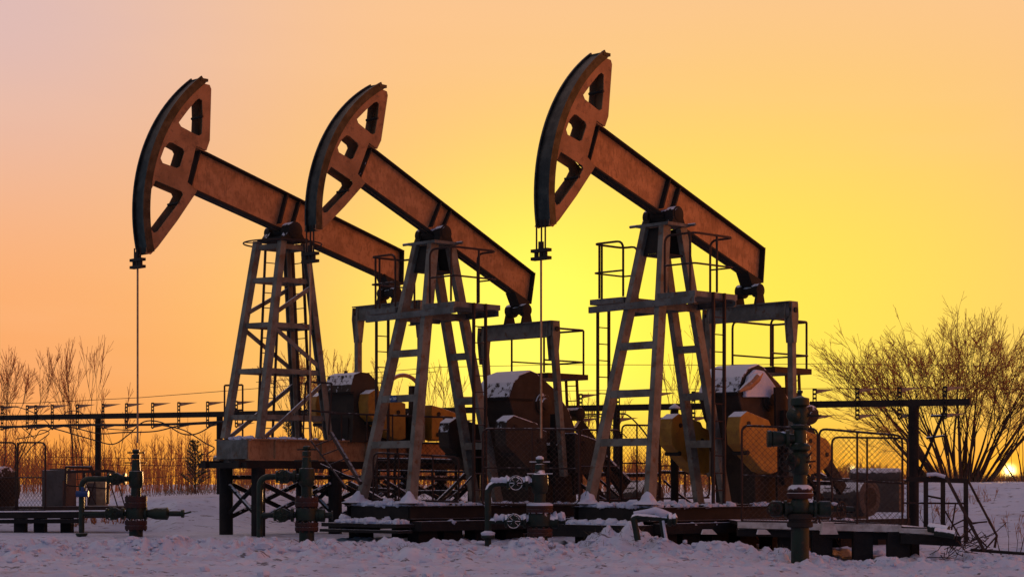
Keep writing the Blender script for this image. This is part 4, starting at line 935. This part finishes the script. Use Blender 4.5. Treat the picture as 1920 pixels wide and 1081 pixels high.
# ------------------------------------------------------------------ overhead cable rack
ra, rb_ = W(-70, 784, 58.5), W(1820, 753, 43.0); rd = (rb_ - ra).normalized(); rn = V((-rd.y, rd.x, 0)).normalized()
def rk(px_): # point of the rack line seen at px
    k = (px_ - HX) / FPX; d = rb_ - ra; t = (k * ra.y - ra.x) / (d.x - k * d.y); return ra + d * t
rack = thing('cable_rack', 'long overhead steel cable rack with perforated brackets behind the machines', 'cable rack', W(1713, 985, rk(1713).y))
m = MB(); m.beam(ra, rb_, Z, .15, .15); m.build('rack_beam', 'darkn', rack)
for px_ in (184, 412, 905, 1156, 1713):
    p = rk(px_); r_ = .12 if px_ == 1713 else .09; g0 = gh(p.x, p.y) - .2
    m = MB(); m.cyl(V((p.x, p.y, g0)), p - Z * .075, r_, 12); m.build('rack_post', 'pile', rack, smooth=True)
m = MB(); p = rk(1713); m.tube([p - Z * 1.9, p + rd * .75 - Z * .1], .035, 6); m.tube([p + rd * .4 - Z * .3, p + rd * .9 - Z * .3], .03, 6); m.tube([p + rd * .3 - Z * .8, p + rd * .7 - Z * .75, p + rd * .8 - Z * 1.2], .03, 6); m.build('hanger', 'pile', rack)
br_px = [8, 55, 71, 102, 149, 197, 241, 290, 339, 393, 447, 660, 720, 860, 940, 1020, 1092, 1162, 1232, 1303, 1378, 1452, 1530, 1610, 1689, 1774]
for k, px_ in enumerate(br_px):
    p = rk(px_) - rn * .09; m = MB(); H = .36
    hole = .028; stp = .1
    for s_ in (-1, 1): m.box(p + rd * s_ * .038, rd * .012, rn * .008, Z * H)
    j = -H
    while j <= H + .001: m.box(p + Z * j, rd * .027, rn * .0075, Z * .024); j += stp
    bo = m.build('bracket', 'darkn', rack)
    for zz_ in (H - .06, -H + .06):
        m = MB(); q_ = p + rn * .0; dvec = (rd * .8 + rn * .6).normalized() * .5
        i = len(m.v); m.v += [tuple(q_ + Z * zz_ + rd * .03 + Z * .05), tuple(q_ + Z * zz_ + rd * .03 - Z * .05), tuple(q_ + Z * zz_ + dvec + Z * .055), tuple(q_ + Z * zz_ + rd * .03 + Z * .05 + rn * .06), tuple(q_ + Z * zz_ + rd * .03 - Z * .05 + rn * .06), tuple(q_ + Z * zz_ + dvec + Z * .055 + rn * .03)]
        m.f += [(i, i+1, i+2), (i+5, i+4, i+3), (i, i+2, i+5, i+3), (i+1, i+4, i+5, i+2), (i, i+3, i+4, i+1)]
        m.build('shelf_arm', 'arm', bo)
def cable(label, pts, dY=-.2, r=.018, grp='black cables sagging from the rack'):
    P3 = []
    for x, y in pts: q_ = rk(x); P3.append(W(x, y, q_.y + dY))
    # Catmull-Rom
    out_ = []
    for i in range(len(P3) - 1):
        p0 = P3[max(i-1, 0)]; p1 = P3[i]; p2 = P3[i+1]; p3 = P3[min(i+2, len(P3)-1)]
        for k in range(6):
            t = k / 6; out_.append(.5 * ((2*p1) + (-p0+p2)*t + (2*p0-5*p1+4*p2-p3)*t*t + (-p0+3*p1-3*p2+p3)*t**3))
    out_.append(P3[-1]); m = MB(); m.tube(out_, r, 6); return tag(m.build('cable', 'cable'), label, 'cable', grp)
cable('straight cable bundle lying along the lower shelf arms', [(-40, 800), (50, 799), (150, 796), (240, 796), (340, 794), (420, 790)], r=.035)
cable('cable in shallow waves crossing behind the thin rod', [(-40, 812), (60, 796), (130, 800), (185, 812), (230, 810), (290, 808), (340, 797), (400, 793)])
cable('long loop of cable dipping lowest beside the left rack post', [(90, 800), (120, 808), (175, 824), (212, 832), (240, 815), (270, 790), (305, 792), (340, 812), (370, 812), (405, 792)])
cable('cable sloping down to the end of the raised skid', [(300, 796), (345, 806), (385, 830), (402, 840), (388, 852), (392, 868)], dY=-2)
cable('cable arching up over the rack beam at far left', [(-40, 765), (20, 762), (45, 766), (75, 780), (95, 802), (70, 815), (30, 822)], r=.014)
cable('small hanging loop of cable below the third bracket', [(40, 800), (58, 815), (66, 820), (76, 806), (92, 812), (60, 836), (48, 852)], r=.014)
cable('cable curl rising above the beam near the fifth bracket', [(110, 788), (125, 772), (145, 770), (158, 778), (172, 795), (200, 803), (250, 806)], r=.013)
cable('upper cable bundle curving down behind the right tower', [(1088, 777), (1130, 776), (1165, 775), (1180, 780), (1200, 800), (1216, 822), (1222, 840)], dY=.3, r=.02)
cable('lower cable of the pair behind the right tower', [(1092, 782), (1120, 780), (1140, 790), (1160, 806), (1176, 820)], dY=.3, r=.013)
# thin power lines far behind
for k, (lab, pts) in enumerate((('thin power line crossing behind the gearbox deck, lowest in the right half', [(480, 716), (820, 688), (1060, 683), (1330, 684), (1570, 681), (2100, 690)]), ('faint power line sloping up from the left edge', [(-100, 756), (60, 755), (260, 745), (415, 733), (640, 715), (820, 696)]), ('power line just above the rack brackets on the right', [(1000, 733), (1250, 730), (1530, 728), (1700, 727), (2100, 733)]))):
    m = MB(); m.tube([W(x, y, 110) for x, y in pts], .022, 4); tag(m.build('power_line', 'cable'), lab, 'power line')
for k, (lab, y0, y1) in enumerate((('sagging fence wire before the left thicket, upper', 856, 855), ('sagging fence wire before the left thicket, lower', 869, 868), ('slack fence wire rising towards the stilts', 897, 880))):
    m = MB(); m.tube([W(90, y0, 62), W(230, y0 + 2, 62), W(320, (y0 + y1) / 2 + 4, 61), W(470, y1 - 6, 60)], .012, 4); tag(m.build('fence_wire', 'cable'), lab, 'wire')

# ------------------------------------------------------------------ trees
def grow(m, p, d, L_, r, depth, spread=.45, up=.25, bend=.18, kids=(2, 3), rmin=.006, tw=None):
    p = V(p); d = V(d).normalized(); n = 3 if depth > 0 else 2; pts = [p]
    for k in range(n):
        d = (d + V((random.gauss(0, bend), random.gauss(0, bend), random.gauss(0, bend) + up * .3)) * .5).normalized(); p = p + d * L_ / n; pts.append(p)
    r1 = max(r * .55, rmin); tgt = m if (tw is None or depth > 1) else tw
    rad = [r + (r1 - r) * k / n for k in range(n + 1)]
    tgt.tube(pts, rad, 3 if r < .03 else 5, cap=False)
    if depth <= 0: return
    for c_ in range(random.randint(*kids)):
        j = random.uniform(.35, 1.) ; q_ = pts[0].lerp(pts[-1], j) if j < .95 else pts[-1]
        k = min(n - 1, int(j * n)); q_ = pts[k].lerp(pts[k+1], j * n - k)
        nd_ = (d + V((random.gauss(0, spread), random.gauss(0, spread), random.gauss(0, spread * .6) + up))).normalized()
        grow(m, q_, nd_, L_ * random.uniform(.55, .8), max(r1 * .75, rmin), depth - 1, spread, up, bend, kids, rmin, tw)
    grow(m, pts[-1], d, L_ * .7, r1, depth - 1, spread, up, bend, kids, rmin, tw)
def tree(label, px_, py_, Y, top, stems, fan, depth=4, r0=.05, mat='bark', kids=(1, 2), rmin=.0065, lean=0., grp='bare winter trees behind the yard', base_w=.3, spread=.35, up=.22):
    b = W(px_, py_, Y); H = (py_ - top) / FPX * Y; root = thing('bare_tree', label, 'tree', b, grp)
    m, tw = MB(), MB()
    for s_ in range(stems):
        t = (s_ + .5) / stems * 2 - 1 if stems > 1 else 0.; t += random.uniform(-.1, .1)
        d = V((t * fan + lean, random.uniform(-.5, .5) * fan * .6, 1)); p = b + V((t * base_w, random.uniform(-.3, .3) * base_w, -.1))
        grow(m, p, d, H * random.uniform(.36, .44), r0 * random.uniform(.55, 1.), depth, spread, up, .13, kids, rmin, tw)
    m.build('trunk', mat, root); 
    if tw.v: tw.build('crown', 'bark_backlit', root)
    return root
random.seed(21)
tree('huge fan-shaped bare bush behind the rack end at right', 1800, 905, 62, 630, 40, .92, depth=6, r0=.06, kids=(1, 2), base_w=.9, rmin=.0055, spread=.46, up=.05)
random.seed(5)
tree('bare tree cut by the right picture edge near the sun', 1925, 905, 66, 760, 6, .7, depth=4, r0=.035)
random.seed(6)
tree('leafless tree with dense crown cut by the left picture edge', 6, 905, 60, 690, 5, .5, depth=6, r0=.035, base_w=.3, rmin=.005, spread=.4, up=.12)
tree('upright leafless tree standing left of the leftmost wellhead', 150, 905, 62, 664, 4, .22, depth=5, r0=.035, kids=(1, 2), rmin=.005, spread=.28, up=.25)
tree('thin leaning tree beside the left rack post', 205, 900, 64, 740, 2, .3, depth=4, r0=.022)
tree('dark bushy tree seen behind the lattice tower foot', 590, 880, 66, 690, 9, .5, depth=5, r0=.04)
tree('slender sapling between the two middle machines', 700, 880, 70, 690, 4, .3, depth=4, r0=.03)
tree('thin sapling in the gap behind the middle tower', 815, 870, 72, 700, 3, .35, depth=4, r0=.03)
tree('tall wispy sapling seen through the right tower', 1285, 890, 64, 640, 3, .25, depth=4, r0=.028)
tree('bare bush left of the right tower, in the bright glow', 1115, 890, 70, 745, 6, .45, depth=4, r0=.03)
tree('low bare shrub on the bank seen under the stairs', 1835, 960, 47, 905, 5, .5, depth=3, r0=.014, rmin=.005)
tree('small bare shrub in the snow at the right edge', 1905, 1030, 37, 950, 5, .6, depth=3, r0=.016, rmin=.004)
tree('dead shrub behind the pipe frame', 1755, 985, 44, 925, 4, .5, depth=3, r0=.012, rmin=.005)
tree('leaning dark stick shrub under the right walkway', 1600, 1020, 41, 975, 5, .7, depth=3, r0=.018, rmin=.006)
tree('small twiggy shrub under the middle walkway posts', 1440, 1015, 42, 972, 6, .6, depth=3, r0=.014, rmin=.006)
tree('scrub under the far left deck', 200, 995, 47, 950, 12, .8, depth=3, r0=.02, rmin=.008, base_w=.6)
tree('dry weed bush on the bank right of the leftmost wellhead', 350, 925, 56, 880, 9, .7, depth=3, r0=.012, rmin=.006, base_w=.3)
def pine(label, px_, py_, Y, top):
    b = W(px_, py_, Y); H = (py_ - top) / FPX * Y; root = thing('pine_tree', label, 'tree', b, 'small pines'); m = MB(); m.tube([b, b + Z * H], [.03, .01], 6); m.build('trunk', 'bark', root); c_ = MB()
    for k in range(12):
        h = H * (.15 + .07 * k); L_ = H * .28 * (1.1 - .07 * k)
        for j in range(5):
            t = random.uniform(0, 6.28); d = V((math.cos(t), math.sin(t), .55)); q_ = b + Z * h; e_ = q_ + d * L_; c_.tube([q_, e_], .009, 3, cap=False)
            for i in range(18):
                s_ = q_.lerp(e_, random.uniform(.25, 1)); c_.tube([s_, s_ + V((random.gauss(0, .5), random.gauss(0, .5), random.uniform(.2, 1))).normalized() * .09], [.006, .002], 3, cap=False)
    c_.build('crown', 'needle', root)
pine('little pine with upturned branches left of the raised skid', 366, 925, 50, 824)
pine('little dark pine seen through the lattice tower foot', 541, 890, 52, 785)
# thicket: a far-off hedge of saplings
random.seed(9); m = MB()
for k in range(1900):
    px_ = random.uniform(-150, 2080); Y = random.uniform(72, 105); hh = random.uniform(1.0, 2.5) * (1.1 if px_ < 700 else .9) * (.75 + .5 * noise.noise(V((px_ * .012, 1.7, 0))) + .25)
    if px_ > 1300: hh *= .55
    if px_ > 1830: hh *= .5
    b = W(px_, 905, Y); b.z = .75; tip = b + V((random.gauss(0, .18), 0, hh)); m.tube([b, b.lerp(tip, .5) + V((random.gauss(0, .04), 0, 0)), tip], [.019, .014, .006], 3, cap=False)
    for j in range(15):
        t = random.uniform(.12, .95); q_ = b.lerp(tip, t); L_ = (1 - t) * random.uniform(.5, .9) + .25
        e_ = q_ + V((random.gauss(0, .5), random.gauss(0, .3), 1)).normalized() * L_ * .8; m.tube([q_, e_], [.009, .004], 3, cap=False)
tk = m.build('thicket', 'bark_backlit'); tk['kind'] = 'stuff'; tag(tk, 'reddish brown thicket of bare saplings along the horizon', 'thicket')
m = MB()
for k in range(1500):
    px_ = random.uniform(-60, 2000); Y = random.uniform(55, 66); 
    if random.random() < .5: px_ = random.choice([330, 380, 440, 700, 1500, 1880]) + random.gauss(0, 40)
    x = (px_ - HX) / FPX * Y; z = gh(x, Y); L_ = random.uniform(.12, .5); m.tube([(x, Y, z), (x + random.gauss(0, .12), Y, z + L_)], [.006, .002], 3, cap=False)
gr = m.build('dry_weeds', 'grass'); gr['kind'] = 'stuff'; tag(gr, 'sparse dry weeds poking out of the snow bank', 'weeds')
m = MB()
for k in range(500):
    c0_ = random.choice([(1030, 35.2), (1185, 36.2), (1110, 36.), (1470, 35.), (1820, 35.3), (1900, 35.5), (560, 36.8), (740, 36.)]); x = (c0_[0] + random.gauss(0, 18) - HX) / FPX * c0_[1]; Y = c0_[1] + random.gauss(0, .25); z = gh(x, Y) - .02
    m.tube([(x, Y, z), (x + random.gauss(0, .06), Y + random.gauss(0, .05), z + random.uniform(.03, .11))], [.005, .002], 3, cap=False)
gr = m.build('dry_grass', 'grass'); gr['kind'] = 'stuff'; tag(gr, 'tufts of dry grass breaking through the trampled snow', 'grass')

# clods of ploughed snow along the edge of the yard track
random.seed(31); m = MB()
def clod(x, y, r):
    z = gh(x, y) + r * .25; i0 = len(m.v); n_, k_ = 9, 6; sx_, sy_, sz_ = random.uniform(.8, 1.5), random.uniform(.7, 1.2), random.uniform(.5, .95); sd_ = random.uniform(0, 99)
    m.v.append((x, y, z + r * sz_))
    for j in range(1, k_):
        ph = math.pi * j / k_
        for k in range(n_):
            t = 2 * math.pi * k / n_; d = V((math.sin(ph) * math.cos(t), math.sin(ph) * math.sin(t), math.cos(ph))); rr = r * (1 + .55 * noise.noise(d * 1.6 + V((sd_, 0, 0))))
            m.v.append((x + d.x * rr * sx_, y + d.y * rr * sy_, z + d.z * rr * sz_))
    m.v.append((x, y, z - r * sz_))
    for k in range(n_): m.f.append((i0, i0 + 1 + k, i0 + 1 + (k + 1) % n_))
    for j in range(k_ - 2):
        for k in range(n_): a = i0 + 1 + j * n_ + k; b = i0 + 1 + j * n_ + (k + 1) % n_; m.f.append((a, a + n_, b + n_, b))
    e = len(m.v) - 1
    for k in range(n_): m.f.append((e, e - n_ + (k + 1) % n_, e - n_ + k))
for k in range(1500):
    px_ = random.uniform(-80, 2000)
    if random.random() < .45: px_ = random.choice([60, 110, 250, 300, 470, 700, 830, 1010, 1130, 1250, 1350, 1470]) + random.gauss(0, 32)
    y = random.gauss(34.6, .9) if random.random() < .75 else random.uniform(24, 37)
    clod((px_ - HX) / FPX * y, y, abs(random.gauss(.028, .025)) + .012)
cl_ = m.build('snow_clods', 'snow', smooth=True); cl_['kind'] = 'stuff'; tag(cl_, 'loose clods of ploughed snow in a ragged ridge before the wellheads', 'snow clods')

# wind-blown crusts of snow on the skids
def crust(root, F, spots, name='snow_crust'):
    global m
    m = MB(); o_ = gh
    for (u0_, u1_, l0_, l1_, z_, n_, r_) in spots:
        for k in range(n_):
            u_, l_ = random.uniform(u0_, u1_), random.uniform(l0_, l1_); p = F.L(u_, l_, z_); globals()['gh'] = lambda x, y, z=z_: z
            clod(p.x, p.y, abs(random.gauss(r_, r_ * .5)) + .015)
    globals()['gh'] = o_
    o = m.build(name, 'snow', root, smooth=True); o['kind'] = 'stuff'
for rt, Fq in ((j3, F3), (j2, F2)):
    crust(rt, Fq, [(1.2, 1.5, -.95, 1.0, .69, 55, .05), (-3.2, 1.3, .85, 1.05, .69, 70, .035), (1.6, 1.9, -1.0, 1.0, .34, 60, .05), (-5., 1.4, 1.12, 1.28, .33, 60, .03), (-.6, 1.0, -.8, .8, .71, 50, .04)])
crust(j1, F1, [(u0 - 1.0, u0 - .02, -.5, .5, zk + .0, 26, .04), (u0 - 3.5, u0, .5, .62, zk + .0, 30, .03)])

# packed snow and a bare rusty ridge on the hood of the nearest unit
m = MB(); m.prism([[F3.uz(x, y, .6) for x, y in ((1394, 744), (1396, 722), (1402, 704), (1414, 692), (1430, 695), (1443, 712), (1455, 730), (1457, 744))]], F3.L, .553, .66)
o = m.build('hood_snow', 'snow', j3, bevel=.04)
m = MB(); m.tube([F3.P(1386, 733, .64), F3.P(1404, 722, .68), F3.P(1418, 708, .69), F3.P(1430, 699, .66)], [.03, .10, .11, .02], 8); m.build('hood_ridge', 'beam', j3, bevel=.01)
